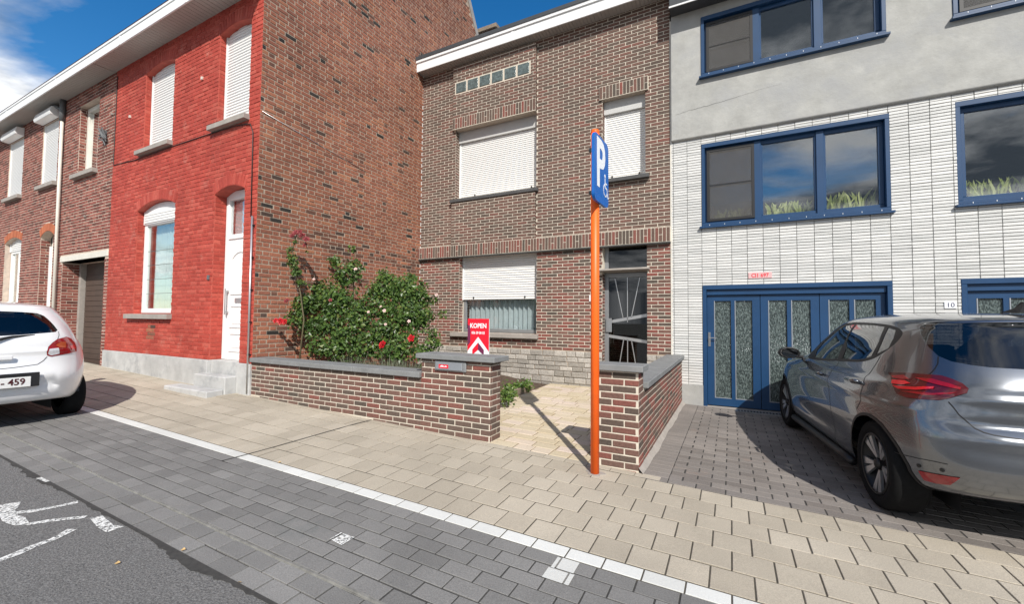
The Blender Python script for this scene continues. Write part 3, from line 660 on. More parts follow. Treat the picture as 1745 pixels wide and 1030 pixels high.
MB().prism([(0, 3.48, 5.44), (0, 8.6, 10.30), (0, 10.65, 6.9), (0, 10.55, 6.75), (0, 8.6, 10.16), (0, 3.6, 5.40)], (RX1-RX0-.02, 0, 0)).build('roof', M['roof_tile'], red).location.x += RX0
# slate verge along the rear slope of the gable
MB().prism([(-6.44, 8.58, 10.34), (-6.44, 10.62, 6.94), (-6.44, 10.52, 6.80), (-6.44, 8.58, 10.10)], (.13, 0, 0)).build('verge', M['sill_stone'], red)
shell(red, RX0+.01, -6.56, 4.14, 10.5, -1.4, 5.2)
# cable, corner conduit, wall lamp remains
tube = lambda pts, r, name, m, parent, n=6: MB().tube(pts, r, n).build(name, m, parent, smooth=True)
tube([(-11.56, 3.885, 5.1), (-11.565, 3.885, 3.3), (-11.55, 3.885, 3.17), (-10.6, 3.885, 3.12), (-9.2, 3.885, 3.13), (-8.0, 3.885, 3.12), (-7.1, 3.885, 3.10), (-6.72, 3.88, 3.05), (-6.64, 3.88, 2.9), (-6.62, 3.88, 1.55)], .008, 'cable', M['cable'], red)
tube([(-6.56, 3.865, 1.55), (-6.545, 3.865, -1.18)], .016, 'conduit', M['alu'], red, 8)
for z in (-.6, -.1, .4, .9, 1.4): box('clip', (-6.585, -6.52, 3.86, 3.9, z, z+.015), M['black'], red)
tube([np.array(gfr[0])+gu*.02+np.array([.012, 0, 3.22]), np.array(gfr[0])+gu*1.1+np.array([.012, 0, 3.05]), np.array(gfr[0])+gu*2.1+np.array([.012, 0, 2.9])], .005, 'cable', M['alu'], red)
for (x, z) in ((-8.2, 4.15), (-10.9, 4.05)): box('wall_hook', (x-.02, x+.02, YR-.03, YR, z, z+.05), M['cream_paint'], red)

# ------------------------------------------------------------------ brown brick row house on the far left
LX0 = -27.
row = thing('brick_row_house', (-15., YR, -1.0), 'unpainted red-brown brick row house with roll-down shutters left of the red house', 'house')
ga = (-14.12, -11.80, -1.3, 1.24); wr = (-13.48, -12.42, 3.25, 4.88); a1 = (-18.35, -17.0, .1, 1.98, .13); a2 = (-15.60, -14.72, -1.2, 1.95, .13); s2 = (-15.80, -14.74, 3.29, 4.90); s1 = (-18.40, -17.22, 3.28, 4.90)
s0 = (-21.4, -20.2, 3.28, 4.90); a0 = (-21.4, -20.1, .1, 1.98, .13)
holes = [rect(*ga), rect(*wr), arch(*a1), arch(*a2), rect(*s2), rect(*s1), rect(*s0), arch(*a0)]
wl_ = wall_sheet('wall', fr, rect(LX0, RX0-.003, -1.4, 5.32), holes, [.42, .14, .14, .18, .06, .06, .06, .14], M['mortar_row'], row)
PL = Pieces(); u_row = unit_meshes('brick', M['brick_row'], .2, .06, .005, .35); u_or = unit_meshes('brick', M['brick_orange'], .07, .2, .004, .2)
cuts = [rect(ga[0], ga[1], ga[2], ga[3]), rect(-14.22, RX0, 1.2, 1.39), rect(*wr), arch_ring(*a1, .2), arch_ring(*a2, .2), rect(*s2), rect(*s1), rect(*s0), arch_ring(*a0, .2)]
lay(PL, fr, subtract(courses(LX0, RX0-.005, -1.3, 5.32, .2, .0695, .0155, 'flemish', phase=.03), cuts), u_row, .006, .003, ujit=.002)
for (a, b, c, s, r) in (a1, a2, a0): voussoirs(PL, fr, a, b, s, r, .2, u_or, .068)
for (hx, yy0, yy1, z0, z1) in ((ga[0], YR, YR+.40, -1.2, 1.2), (wr[0], YR, YR+.13, 3.3, 4.85), (a2[0], YR, YR+.17, -1.1, 1.9)):      # toothed brick reveals on the left jambs
    jf = frame((hx, yy0, 0), (0, 1, 0), (0, 0, 1)); lay(PL, jf, courses(.01, yy1-yy0, z0, z1, .2, .0695, .013, 'half'), u_row, .006, .002)
PL.realize('brick', wl_, 300, 'brickwork')
box('lintel', (-14.2, RX0-.02, YR-.02, YR+.3, 1.24, 1.37), M['cream_paint'], row, .006)
gd = box('garage_door', (-14.1, -11.82, 4.30, 4.34, -1.3, 1.24), M['brown_door'], row)
for i in range(16): box('slat', (-13.98, -11.86, 4.285, 4.30, -1.05+i*.125, -.93+i*.125), M['brown_door'], gd, .006)
box('door_jamb', (-14.12, -14.0, 4.2, 4.3, -1.2, 1.24), M['sill_stone'], row)
w = window(row, wr[0]+.01, wr[1]-.01, 4.02, wr[2]+.01, wr[3]-.01, M['cream_paint'], .10, .08, bars=(), pane=M['pane']); box('curtain', (wr[0]+.1, wr[1]-.1, 4.13, 4.135, wr[2]+.1, wr[3]-.1), M['curtain'], w)
sill(row, -13.62, -12.38, 3.80, 4.03, 3.14, 3.25, M['sill_stone'])
for (a, b, c, d) in (s2, s1, s0):
    s_ = shutter(row, a, b, 3.93, c, d, .04, m=M['white_pvc'])
    MB().prism([(a-.02, 3.89, d), (a-.02, 3.73, d+.02), (a-.02, 3.71, d+.08), (a-.02, 3.74, d+.21), (a-.02, 3.89, d+.23)], (b-a+.04, 0, 0)).build('shutter_box', M['white_pvc'], row, bevel=.006)
    sill(row, a-.06, b+.06, 3.80, 3.95, c-.11, c, M['sill_stone'])
for (a, b, c, s, r) in (a1, a0):
    w = window(row, a+.01, b-.01, 4.02, c+.01, s-.2, M['white_pvc'], .08, .07, bars=((a+b)/2,), pane=M['pane_wavy']); shutter(row, a+.01, b-.01, 4.0, s-.22, s+.15, .05)
    box('curtain', (a+.1, b-.1, 4.14, 4.145, c+.1, s-.2), M['curtain'], w); sill(row, a-.1, b+.1, 3.8, 4.02, c-.1, c, M['sill_stone'])
fd = box('door', (a2[0], a2[1], 4.10, 4.15, -1.2, 2.08), M['cream_paint'], row); box('door_frame', (a2[0], a2[0]+.07, 4.06, 4.10, -1.2, 1.75), M['white_pvc'], row); panel(a2[0]+.15, a2[1]-.1, -.6, .2, fd, 4.10, M['cream_paint']); box('pane', (a2[0]+.18, a2[1]-.12, 4.09, 4.1, .4, 1.5), M['pane_dark'], fd)
eaves(row, LX0, RX0-.003, 3.50, YR-.001, 5.22, .20, [-13.6, -17.0, -20.4])
MB().prism([(LX0, 3.48, 5.44), (LX0, 8.6, 9.6), (LX0, 10.65, 7.6), (LX0, 8.6, 9.4), (LX0, 3.6, 5.40)], (RX0-LX0-.01, 0, 0)).build('roof', M['roof_tile'], row)
shell(row, LX0, RX0-.01, 4.36, 10.5, -1.4, 5.2)
tube([(-14.36, 3.84, 4.72), (-14.33, 3.84, 2.5), (-14.27, 3.84, -1.0)], .033, 'downpipe', M['cream_paint'], row, 10)
tube([(-14.36, 3.84, 4.70), (-14.36, 3.84, 5.25)], .055, 'downpipe_head', M['pipe_dark'], row, 10)
tube([(-14.36, 3.84, 4.95), (-14.7, 3.82, 5.12), (-15.0, 3.82, 5.2)], .04, 'pipe_branch', M['pipe_dark'], row, 8)
mb = MB()
for k in range(9): mb.tube([(-12.05+RNG.uniform(-.1, .1), 3.88, 3.9+RNG.uniform(-.1, .1)), (-12.02+RNG.uniform(-.12, .12), 3.80, 3.92+RNG.uniform(-.12, .12)), (-11.95+RNG.uniform(-.1, .1), 3.86, 3.75+RNG.uniform(-.1, .1))], .014, 5)
mb.box(-12.12, -11.98, 3.82, 3.9, 3.85, 4.0); mb.build('cable_bracket', M['pipe_dark'], row)
for (x, z) in ((-12.9, 2.2), (-11.75, 4.3)): box('wall_hook', (x-.02, x+.02, YR-.03, YR, z, z+.04), M['sill_stone'], row)
# ------------------------------------------------------------------ brown brick house for sale, set back behind the front garden
MX0, MX1 = -6.40, -.90
mid = thing('brick_house', (-3.6, YF, -1.25), 'brown brick flat-roofed house with pale joints, set back behind the low garden wall', 'house')
fr = FR(YF)
h_u = (-5.44, -3.45, 2.64, 4.23); h_r = (-2.10, -1.32, 2.60, 4.13); h_l = (-5.30, -3.43, -.31, 1.36); h_d = (-2.10, -1.30, -1.3, 1.36)
wm = wall_sheet('wall', fr, rect(MX0, MX1, -1.4, 5.72), [rect(*h) for h in (h_u, h_r, h_l, h_d)], [.26, .22, .26, .26], M['mortar_cream'], mid)
PM = Pieces(); u_br = unit_meshes('brick', M['brick_brown'], .21, .05, .003, .22); u_sd = unit_meshes('soldier', M['brick_brown'], .05, .21, .003, .22); u_st = unit_meshes('stone', M['stone_rough'], .22, .09, .012, .5)
M['lintel_brick'] = mat('lintel_mortar', (.40, .34, .28), .95, var=.2, nscale=20)
bayU, bayL = rect(-5.48, -3.45, 4.20, 5.60), rect(-5.48, -3.45, 1.60, 2.64)
cut = [rect(*h) for h in (h_u, h_r, h_l, h_d)]+[bayU, bayL, rect(MX0, MX1, 1.345, 1.60), rect(-2.16, -1.26, .84, .94), rect(-2.16, -1.26, 4.12, 4.37)]
lowt = lambda u, v: RNG.beta(1.6, 1.4) if v < 1.3 else .12+RNG.beta(2.2, 2.6)*.62
lay(PM, fr, subtract(courses(MX0+.01, MX1, -.60, 5.72, .22, .0622, .0135, 'half'), cut), u_br, .006, .0012, tone=lowt, ujit=.001)
for (hx, z0, z1) in ((h_u[0], 2.66, 4.2), (h_r[0], 2.62, 4.12), (h_l[0], -.3, 1.33), (h_d[0], -1.2, .85)):
    lay(PM, frame((hx, YF, 0), (0, 1, 0), (0, 0, 1)), courses(.008, .15, z0, z1, .2, .0622, .0135, 'half', phase=.1), u_br, .005, .001, tone=lowt)
# bay panels 7 cm proud of the wall
for (a, b, c, d) in ((-5.48, -3.45, 4.47, 5.60), (-5.48, -3.45, 1.60, 2.58)):
    bf = FR(YF-.07); box('bay_panel', (a, b, YF-.07, YF+.10, c-(.26 if c > 4 else 0), d), M['mortar_cream'], mid)
    if c > 4: box('lintel_soffit', (a, b, YF-.075, YF+.11, c-.268, c-.261), M['lintel_brick'], mid)
    gb = [rect(-5.43, -3.56, 4.99, 5.28)] if c > 4 else []
    lay(PM, bf, subtract(courses(a, b, c, d, .22, .0622, .0135, 'half'), gb), u_br, .006, .0012, tone=lowt, ujit=.001)
    for sx, ux in ((b, (0, 1, 0)),): lay(PM, frame((sx, YF-.07, 0), ux, (0, 0, 1)), courses(.0, .07, c-(.25 if c > 4 else 0), d, .08, .0622, .0135, 'stack'), u_br, .005, .001, tone=lowt)
def soldiers(x0, x1, y, z0, z1, pitch=.0625, split=False):
    f_ = FR(y); n = int(round((x1-x0)/pitch)); p = (x1-x0)/n
    for i in range(n):
        a = x0+i*p
        if i % 4 == 1: 
            m_ = (z0+z1)/2; PM.add(f_, a+p/2, (z0+m_)/2-.002, p-.011, m_-z0-.011, .006, u_sd, RNG.beta(1.5, 1.7)); PM.add(f_, a+p/2, (z1+m_)/2, p-.011, z1-m_-.011, .006, u_sd, RNG.beta(1.5, 1.7))
        else: PM.add(f_, a+p/2, (z0+z1)/2, p-.011, z1-z0-.008, .006+RNG.uniform(-.001, .001), u_sd, RNG.beta(1.5, 1.7))
soldiers(-5.48, -3.45, YF-.07, 4.22, 4.46)
box('lintel', (-2.15, -1.27, YF-.035, YF+.12, 4.125, 4.37), M['mortar_cream'], mid); box('lintel_soffit', (-2.15, -1.27, YF-.038, YF+.12, 4.117, 4.124), M['lintel_brick'], mid); soldiers(-2.15, -1.27, YF-.035, 4.13, 4.365)
box('brick_ledge', (MX0, MX1, YF-.09, YF+.05, 1.345, 1.60), M['mortar_cream'], mid); soldiers(MX0, MX1, YF-.09, 1.35, 1.595)
box('ledge_shade_strip', (MX0, MX1, YF-.085, YF+.02, 1.325, 1.344), M['sill_dark'], mid)  # dark strip that colours in the shade under the projecting ledge
# rough stone base
box('base', (MX0, h_d[0], YF-.02, YF+.04, -1.4, -.60), M['mortar_grey'], mid); box('base', (h_d[1], MX1, YF-.02, YF+.04, -1.4, -.60), M['mortar_grey'], mid)
sf = FR(YF-.02); v = -1.32; i = 0
while v < -.62:
    hh = min(RNG.choice([.085, .1, .115]), -.60-v); x = MX0-RNG.uniform(0, .15)
    while x < MX1:
        wv = RNG.uniform(.14, .34); a, b = max(x, MX0), min(x+wv-.01, MX1)
        for (a, b, c, d) in subtract([(a, b, v, v+hh-.01)], [rect(h_d[0], h_d[1], -2, 0)]): PM.add(sf, (a+b)/2, (c+d)/2, b-a, d-c, RNG.uniform(.012, .028), u_st)
        x += wv
    v += hh
PM.realize('brick', wm, 300, 'brickwork')
# glass block strip
gb = box('glass_block_window', (-5.43, -3.56, YF-.068, YF+.06, 4.99, 5.28), M['white_pvc'], mid)
for i in range(6):
    x = -5.40+i*.308; box('glass_block', (x, x+.265, YF-.082, YF-.05, 5.02, 5.25), M['glass_block'], gb, .012, 2)
# windows
box('shutter_box', (h_u[0], h_u[1], YF+.12, YF+.2, 3.96, h_u[3]), M['shutter_box'], mid); box('back_board', (h_u[0], h_u[1], YF+.24, YF+.26, h_u[2], h_u[3]), M['shutter_box'], mid)
shutter(mid, h_u[0]+.0, h_u[1], YF+.17, h_u[2], 3.96, .042); sill(mid, -5.52, -3.40, YF-.10, YF+.2, 2.555, 2.635, M['sill_dark'])
box('shutter_box', (h_r[0], h_r[1], YF+.10, YF+.18, 3.88, h_r[3]), M['shutter_box'], mid)
shutter(mid, h_r[0], h_r[1], YF+.15, h_r[2], 3.88, .042); sill(mid, -2.15, -1.25, YF-.10, YF+.2, 2.515, 2.595, M['sill_dark'])
w = window(mid, h_l[0], h_l[1], YF+.19, h_l[2]+.01, 1.30, M['grey_metal'], .07, .06, pane=M['pane'])
shutter(mid, h_l[0]+.0, h_l[1], YF+.14, .40, 1.36, .05); sill(mid, -5.46, -3.38, YF-.09, YF+.22, -.40, -.305, M['sill_stone'])
mb = MB(); nx = 150
for i in range(nx+1):
    x = h_l[0]+.07+(h_l[1]-h_l[0]-.14)*i/nx; yv = YF+.33+.035*math.sin(i*.62+.6*math.sin(i*.11)); mb.V += [(x, yv, h_l[2]+.03), (x, yv, 1.3)]
mb.F = [(2*i, 2*i+2, 2*i+3, 2*i+1) for i in range(nx)]; mb.build('curtain', M['curtain'], w, smooth=True)
for (x, z) in ((-5.0, 2.70), (-3.62, 2.70), (-1.95, 2.66), (-1.45, 2.66), (-5.0, .43), (-3.75, .43)): box('shutter_stop', (x-.012, x+.012, YF+.12, YF+.145, z, z+.04), M['black'], mid, .003)
# front door: grey aluminium, dark glass, V bars
yd = YF+.16
df = MB().box(h_d[0], h_d[0]+.075, yd, yd+.06, -1.25, 1.36).box(h_d[1]-.03, h_d[1], yd, yd+.06, -1.25, 1.36).box(h_d[0]+.075, h_d[1]-.03, yd, yd+.06, .78, .86).box(h_d[0]+.075, h_d[1]-.03, yd, yd+.06, -1.25, -1.15).build('door_frame', M['grey_metal'], mid, bevel=.004)
box('transom_pane', (h_d[0]+.07, h_d[1]-.03, yd+.03, yd+.036, .86, 1.36), M['pane_dark'], mid)
dr = box('door_pane', (h_d[0]+.07, h_d[1]-.03, yd+.035, yd+.042, -1.15, .78), M['pane_dark'], mid)
def bar(p, q, wd, name='bar', m=None): 
    p, q = np.array(p, float), np.array(q, float); t = (q-p); L_ = np.linalg.norm(t); t /= L_; up = np.cross(t, (0, -1, 0))
    return MB().obox((p+q)/2, t, up, np.cross(t, up), L_, wd, .014).build(name, m or M['alu'], dr)
x0, x1 = h_d[0]+.075, h_d[1]-.03; xm_ = (x0+x1)/2; yb = yd+.012
for (p, q, wd) in (((x0, yb, -.05), (x1, yb, .08), .055), ((x0, yb, -.31), (x1, yb, -.40), .055), ((xm_, yb, -.05), (xm_, yb, .78), .014), ((xm_-.08, yb, 0.02), (xm_-.23, yb, .76), .014), ((xm_+.07, yb, .04), (xm_+.22, yb, .76), .014),
                   ((xm_, yb, -1.15), (xm_, yb, -.36), .014), ((xm_-.07, yb, -.36), (xm_-.20, yb, -1.14), .014), ((xm_+.07, yb, -.38), (xm_+.20, yb, -1.14), .014)): bar(p, q, wd)
box('lock_plate', (h_d[0]+.03, h_d[0]+.14, yd-.03, yd, -.24, .02), M['grey_metal'], mid, .006)
MB().prism([(-2.15, YF-.16, .88), (-2.15, YF-.16, .915), (-2.15, YF+.2, .945), (-2.15, YF+.2, .865)], (.90, 0, 0)).build('door_canopy', M['sill_stone'], mid, bevel=.004)
box('doorstep', (h_d[0]-.1, h_d[1]+.1, YF-.30, YF+.16, -1.4, -1.16), M['bluestone'], mid, .008)
npz = box('number_plate', (-2.345, -2.245, YF-.016, YF-.006, .33, .45), M['sign_white'], mid, .003); text('lettering', '1', .08, (-2.295, YF-.018, .39), X_, Z_, M['ink_navy'], npz)
eaves(mid, MX0-.02, MX1, 7.40, YF+.02, 5.69, .24, [-3.9], .07)
MB().box(MX0-.02, MX1, 7.36, 12.5, 5.945, 6.02).build('roof', M['slate'], mid)
MB().box(MX0-.02, MX1, 7.375, 7.40, 5.88, 5.985).build('roof_edge', M['fascia'], mid, bevel=.004)
shell(mid, MX0+.01, MX1-.01, YF+.48, 12.4, -1.4, 5.7)
box('corner_joint', (MX0-.012, MX0+.012, YF-.02, YF+.02, -1.3, 5.69), M['fascia'], mid)
# chimney and dormer behind the flat roof
ch = thing('chimney', (-2.9, 14.2, 8.2), 'small red chimney block with mossy cap peeking over the flat roof', 'chimney')
def at(x, y, Y): 
    d = (x-872.5)/FPX*RT-(y-515)/FPX*UP+FW; return d*(Y/d[1])
p0, p1 = at(818, 60, 14.), at(843, 50, 14.); cw = p1[0]-p0[0]
box('stack', (p0[0], p1[0], 14., 14.6, 7., p1[2]+.02), M['roof_tile'], ch); box('cap', (p0[0]-.1, p1[0]+.12, 13.9, 14.7, p1[2]+.02, p1[2]+.22), M['wood'], ch, .03)
MB().prism([(p0[0]-.05, 13.95, p1[2]-.1), (p0[0]+.28, 13.95, p1[2]-.75), (p0[0]-.05, 13.95, p1[2]-.75)], (0, .04, 0)).build('flashing', M['fascia'], ch)

# ------------------------------------------------------------------ white tiled building with blue joinery
BX0, BX1 = -.885, 9.5
wb = thing('white_tiled_building', (2., YF, -1.4), 'white tiled building with concrete upper wall, blue windows and blue garage doors', 'building')
lwn = (-.41, 2.02, 1.57, 2.96); rwn = (2.70, 5.13, 1.57, 2.96); uwn = (-.40, 2.0, 4.09, 5.12); urn = (2.69, 5.1, 4.09, 5.12); gr1 = (-.41, 2.01, -1.45, .575); gr2 = (2.70, 5.12, -1.5, .575)
ex = (5.8, 8.2, 1.57, 2.96)
wt = wall_sheet('wall', fr, rect(BX0, BX1, -1.6, 3.12), [rect(*h) for h in (lwn, rwn, gr1, gr2, ex)], [.16, .16, .16, .16, .16], M['tile_joint'], wb)
PT = Pieces(); u_t = unit_meshes('tile', M['tile_white'], .217, .041, .0025, .15)
rr = subtract(courses(BX0, BX1, -1.07, 3.10, .22, .0445, .0075, 'stack', phase=.185), [rect(*h) for h in (lwn, rwn, gr1, gr2, ex)])
for (a, b, c, d) in rr:
    k = RNG.normal(0, .0032); tl = RNG.normal(0, .028); O, U, V, N = fr       # the tiles sit slightly askew, so their edges shade unevenly
    PT.add((O, U, V*math.cos(tl)+N*math.sin(tl), N), 0, 0, b-a, d-c, .011+abs(RNG.normal(0, .0025)), u_t); ang = RNG.normal(0, .006)
    PT.it[-1][0][:3, 0] = (U*math.cos(ang)+V*math.sin(ang))*(b-a+.002); PT.it[-1][0][:3, 3] = O+U*(a+b)/2+V*(c+d)/2
PT.realize('tile', wt, 300, 'tiling')
box('plinth', (BX0, gr1[0], YF-.02, YF+.05, -1.6, -1.07), M['concrete'], wb); box('plinth', (gr1[1], gr2[0], YF-.02, YF+.05, -1.6, -1.07), M['concrete'], wb)
box('seam', (BX0-.02, BX0+.012, YF-.012, YF+.02, -1.2, 5.25), M['cream_paint'], wb)
# rendered concrete upper wall, rounded lower lip
cf = FR(YF-.06)
wu = wall_sheet('upper_wall', cf, rect(BX0+.012, BX1, 3.10, 6.0), [rect(*uwn), rect(*urn)], .2, M['concrete'], wb)
lip = MB(); prof = [(YF-.06, 3.10), (YF-.055, 3.085), (YF-.04, 3.075), (YF+.02, 3.072)]
lip.V = [(x, y, z) for x in (BX0+.012, BX1) for (y, z) in prof]; lip.F = [(i, i+1, i+5, i+4) for i in range(3)]; lip.build('drip_edge', M['concrete'], wb, smooth=True)
crk = MB(); pr = None; cxs = np.linspace(-.80, .75, 60); zz = 3.53+.10*(cxs+.8)+np.cumsum(RNG.normal(0, .004, 60))*.8
for i in range(59):
    w_ = .004*(1-abs(i-18)/45.) if i < 60 else .001; w_ = max(.0012, w_)
    crk.add([(cxs[i], YF-.0625, zz[i]), (cxs[i+1], YF-.0625, zz[i+1]), (cxs[i+1], YF-.0625, zz[i+1]+w_), (cxs[i], YF-.0625, zz[i]+w_)], [(0, 1, 2, 3)])
crk.build('crack', M['joint_dark'], wb)
# dark slate eaves
box('eaves_board', (BX0+.012, BX1, YF-.32, YF-.061, 5.28, 5.62), M['slate'], wb, .006); box('eaves_trim', (BX0+.012, BX1, YF-.335, YF-.32, 5.265, 5.29), M['fascia'], wb)
MB().box(BX0, BX1, YF-.36, 13., 5.93, 6.02).build('roof', M['slate'], wb); box('eaves_front', (BX0+.012, BX1, YF-.33, YF-.061, 5.62, 5.93), M['soffit'], wb)
shell(wb, BX0+.01, BX1, YF+.55, 13., -1.6, 5.9)
box('floor_slab', (BX0+.2, BX1-.2, YF+.24, 12.8, 1.2, 1.50), M['dark_room'], wb); box('floor_slab', (BX0+.2, BX1-.2, YF+.24, 12.8, 3.2, 3.9), M['dark_room'], wb)
def blue_window(o, y, first_screen):
    a, b, c, d = o; W_ = b-a; bars = [a+W_*.335, a+W_*.672]
    ow = MB().box(a, b, y, y+.13, d-.07, d).box(a, b, y, y+.13, c, c+.05).box(a, a+.05, y, y+.13, c+.05, d-.07).box(b-.05, b, y, y+.13, c+.05, d-.07).build('window', M['blue_paint'], wb, bevel=.004)
    xs = [a+.05]+bars+[b-.05]
    for i in range(3):
        x0, x1 = xs[i]+(.0 if i == 0 else .012), xs[i+1]-(.0 if i == 2 else .012); z0, z1 = c+.05, d-.07; t = .062; yy = y+.075
        MB().box(x0, x1, yy, yy+.06, z0, z0+t).box(x0, x1, yy, yy+.06, z1-t, z1).box(x0, x0+t, yy, yy+.06, z0+t, z1-t).box(x1-t, x1, yy, yy+.06, z0+t, z1-t).build('sash', M['blue_paint'], ow, bevel=.005)
        box('pane', (x0+t-.004, x1-t+.004, yy+.03, yy+.036, z0+t-.004, z1-t+.004), M['pane'], ow)
        if i == 0 and first_screen:
            sx = MB().box(x0+.03, x1-.03, yy-.03, yy-.018, z0+.03, z0+.07).box(x0+.03, x1-.03, yy-.03, yy-.018, z1-.07, z1-.03).box(x0+.03, x0+.07, yy-.03, yy-.018, z0+.07, z1-.07).box(x1-.07, x1-.03, yy-.03, yy-.018, z0+.07, z1-.07).box(x0+.07, x1-.07, yy-.03, yy-.02, (z0+z1)/2-.01, (z0+z1)/2+.01)
            sx.build('screen_frame', M['black'], ow); box('screen', (x0+.07, x1-.07, yy-.025, yy-.023, z0+.07, z1-.07), M['screen'], ow)
    for i in range(2): box('mullion', (bars[i]-.05, bars[i]+.05, y+.05, y+.075, c+.05, d-.07), M['blue_paint'], ow, .006)
    sill(wb, a-.03, b+.03, y-.06, y+.05, c-.045, c, M['blue_paint'])
    for i in range(11):
        x = a+.12+i*(W_-.24)/10; box('sill_stud', (x-.003, x+.003, y-.064, y-.058, c-.012, c+.006), M['sign_white'], wb)
for o_, k_ in ((lwn, True), (rwn, False), (ex, False)): blue_window(o_, YF-.012, k_)
for o_ in (uwn, urn): blue_window(o_, YF-.075, True)
def blue_garage(o):
    a, b, c, d = o; y = YF-.02
    f_ = MB().box(a, b, y, y+.16, d-.07, d).box(a, a+.06, y, y+.16, c+.02, d-.07).box(b-.06, b, y, y+.16, c+.02, d-.07).box(a+.06, b-.06, y+.04, y+.14, d-.16, d-.07).build('garage_frame', M['blue_paint'], wb, bevel=.005)
    n = 3; w_ = (b-a-.12)/n
    for i in range(n):
        x0 = a+.06+i*w_+.004; x1 = a+.06+(i+1)*w_-.004; yy = y+.08; z0, z1 = c+.06, d-.165; gl = .105; gw = (w_-.008-3*gl+.05)/2
        pz = [(x0+gl, x0+gl+gw), (x1-gl-gw, x1-gl)]
        mb = MB().box(x0, pz[0][0], yy, yy+.05, z0, z1).box(pz[0][1], pz[1][0], yy, yy+.05, z0, z1).box(pz[1][1], x1, yy, yy+.05, z0, z1)
        for (p, q) in pz: mb.box(p, q, yy, yy+.05, z0, z0+.12).box(p, q, yy, yy+.05, z1-.09, z1)
        lf = mb.build('door_leaf', M['blue_paint'], wb)
        for (p, q) in pz:
            box('pane', (p, q, yy+.025, yy+.032, z0+.12, z1-.09), M['glass_rain'], lf)
            box('glazing_bead', (p, p+.012, yy-.004, yy+.025, z0+.12, z1-.09), M['sign_grey'], lf)
            box('glazing_bead', (p+.012, q, yy+.006, yy+.025, z0+.12, z0+.13), M['sign_grey'], lf)
        if i == 0:
            hd = MB().box(x0+.015, x0+.05, yy-.008, yy, -.43, -.20).tube([(x0+.032, yy-.008, -.29), (x0+.032, yy-.05, -.29), (x0+.14, yy-.05, -.29)], .009, 8).build('handle', M['chrome'], lf)
    box('threshold', (a, b, y-.02, y+.16, c-.04, c+.045), M['sill_stone'], wb)
blue_garage(gr1); blue_garage(gr2)
tp = box('name_plate', (.255, .575, YF-.024, YF-.012, .665, .76), mat('plate_pink', (.66, .42, .42), .5, var=.05), wb, .003); text('lettering', 'CI1 697', .085, (.415, YF-.026, .712), X_, Z_, M['board_red'], tp, .86, .001)
tp = box('number_plate', (2.53, 2.65, YF-.024, YF-.012, .185, .275), M['sign_white'], wb, .003); text('lettering', '10', .085, (2.59, YF-.026, .23), X_, Z_, M['ink_navy'], tp)
# trough of sword plants inside each first-floor window
lf_m = tone_mat('sword_leaf', [(0, (.2, .26, .06)), (.4, (.50, .54, .14)), (1, (.8, .78, .35))], rough=.5, fine=.1, bump=0, trans=.25)
def sword_plants(x0, x1, y, z, label, hmax):
    t = thing('sword_plant_trough', ((x0+x1)/2, y, z), label, 'house plant', 'sword plants on the first floor window sills')
    box('trough', (x0, x1, y-.06, y+.06, z, z+.10), M['cream_paint'], t, .008); mb = MB(); tn = []
    for k in range(int((x1-x0)*120)):
        x = RNG.uniform(x0+.02, x1-.02); yy = y+RNG.uniform(-.05, .05); hh = hmax*RNG.uniform(.45, 1.05); lean = RNG.normal(0, .22); az = RNG.uniform(0, 3.14); wv = RNG.uniform(.012, .022); du = np.array([math.cos(az), math.sin(az)*.5, 0])
        tw = RNG.uniform(.15, 1); base = len(mb.V); prev = None
        for j in range(6):
            s_ = j/5; c_ = np.array([x+lean*hh*s_*s_+.012*math.sin(s_*6+x*40), yy+RNG.normal(0, .002), z+.08+hh*s_]); wj = wv*(1-.15*abs(s_-.4))*(1 if j < 5 else .08)
            mb.V += [tuple(c_-du*wj), tuple(c_+du*wj)]
        for j in range(5): mb.F.append((base+2*j, base+2*j+1, base+2*j+3, base+2*j+2)); tn.append(tw)
    o = put('leaves', mesh_of('leaves', mb.V, mb.F, lf_m, True, tn), t); tag(o, kind='stuff')
ws = [lwn[0]+.05, lwn[0]+2.43*.335, lwn[0]+2.43*.672, lwn[1]-.05]
sword_plants(ws[0]+.16, ws[1]-.10, YF+.26, 1.56, 'yellow-green sword plants behind the screened left pane of the window above the garage', .25)
sword_plants(ws[1]+.10, ws[2]-.08, YF+.26, 1.56, 'yellow-green sword plants behind the middle pane of the window above the garage', .27)
sword_plants(ws[2]+.08, ws[3]-.04, YF+.26, 1.56, 'yellow-green sword plants behind the right pane of the window above the garage', .33)
sword_plants(rwn[0]+.12, rwn[0]+.80, YF+.26, 1.56, 'yellow-green sword plants behind the window at the right edge', .30)

# ------------------------------------------------------------------ forecourt, driveway, garden walls
M['court_joint'] = mat('court_joint', (.26, .2, .13), .95, var=.3, nscale=20)
court = sheet('forecourt', -3.12, -.93, list(np.linspace(3.9, YF, 8)), cz, M['court_joint'], 10, -.005)
P = Pieces(); uc = unit_meshes('paver', M['paver_court'], .30, .16, .005, .3, zc=.85)
Y = 3.905; r = 0
while Y < YF-.05:
    dv_ = .155; x = -3.10-RNG.uniform(0, .25)
    while x < -.95:
        w_ = RNG.choice([.2, .26, .33]); a, b = max(x, -3.10), min(x+w_-.008, -.96)
        if b-a > .03 and not (b < -2.28 and Y < 4.12) and not (a > -1.1 and Y < 4.12): put_piece(P, (a+b)/2, Y+dv_/2, b-a-.004, dv_-.012, .03, uc, cz, lift=RNG.normal(0, .0015))
        x += w_
    Y += dv_; r += 1
P.realize('paver', court, 300, 'paving')
drive = sheet('driveway', -.76, 9.5, list(np.linspace(3.79, YF+.02, 8)), dz, M['joint_dark'], 24, -.004)
P = Pieces(); uv = unit_meshes('paver', M['paver_drive'], .22, .11, .0025, .08, zc=.93)
Y = 3.815; r = 0
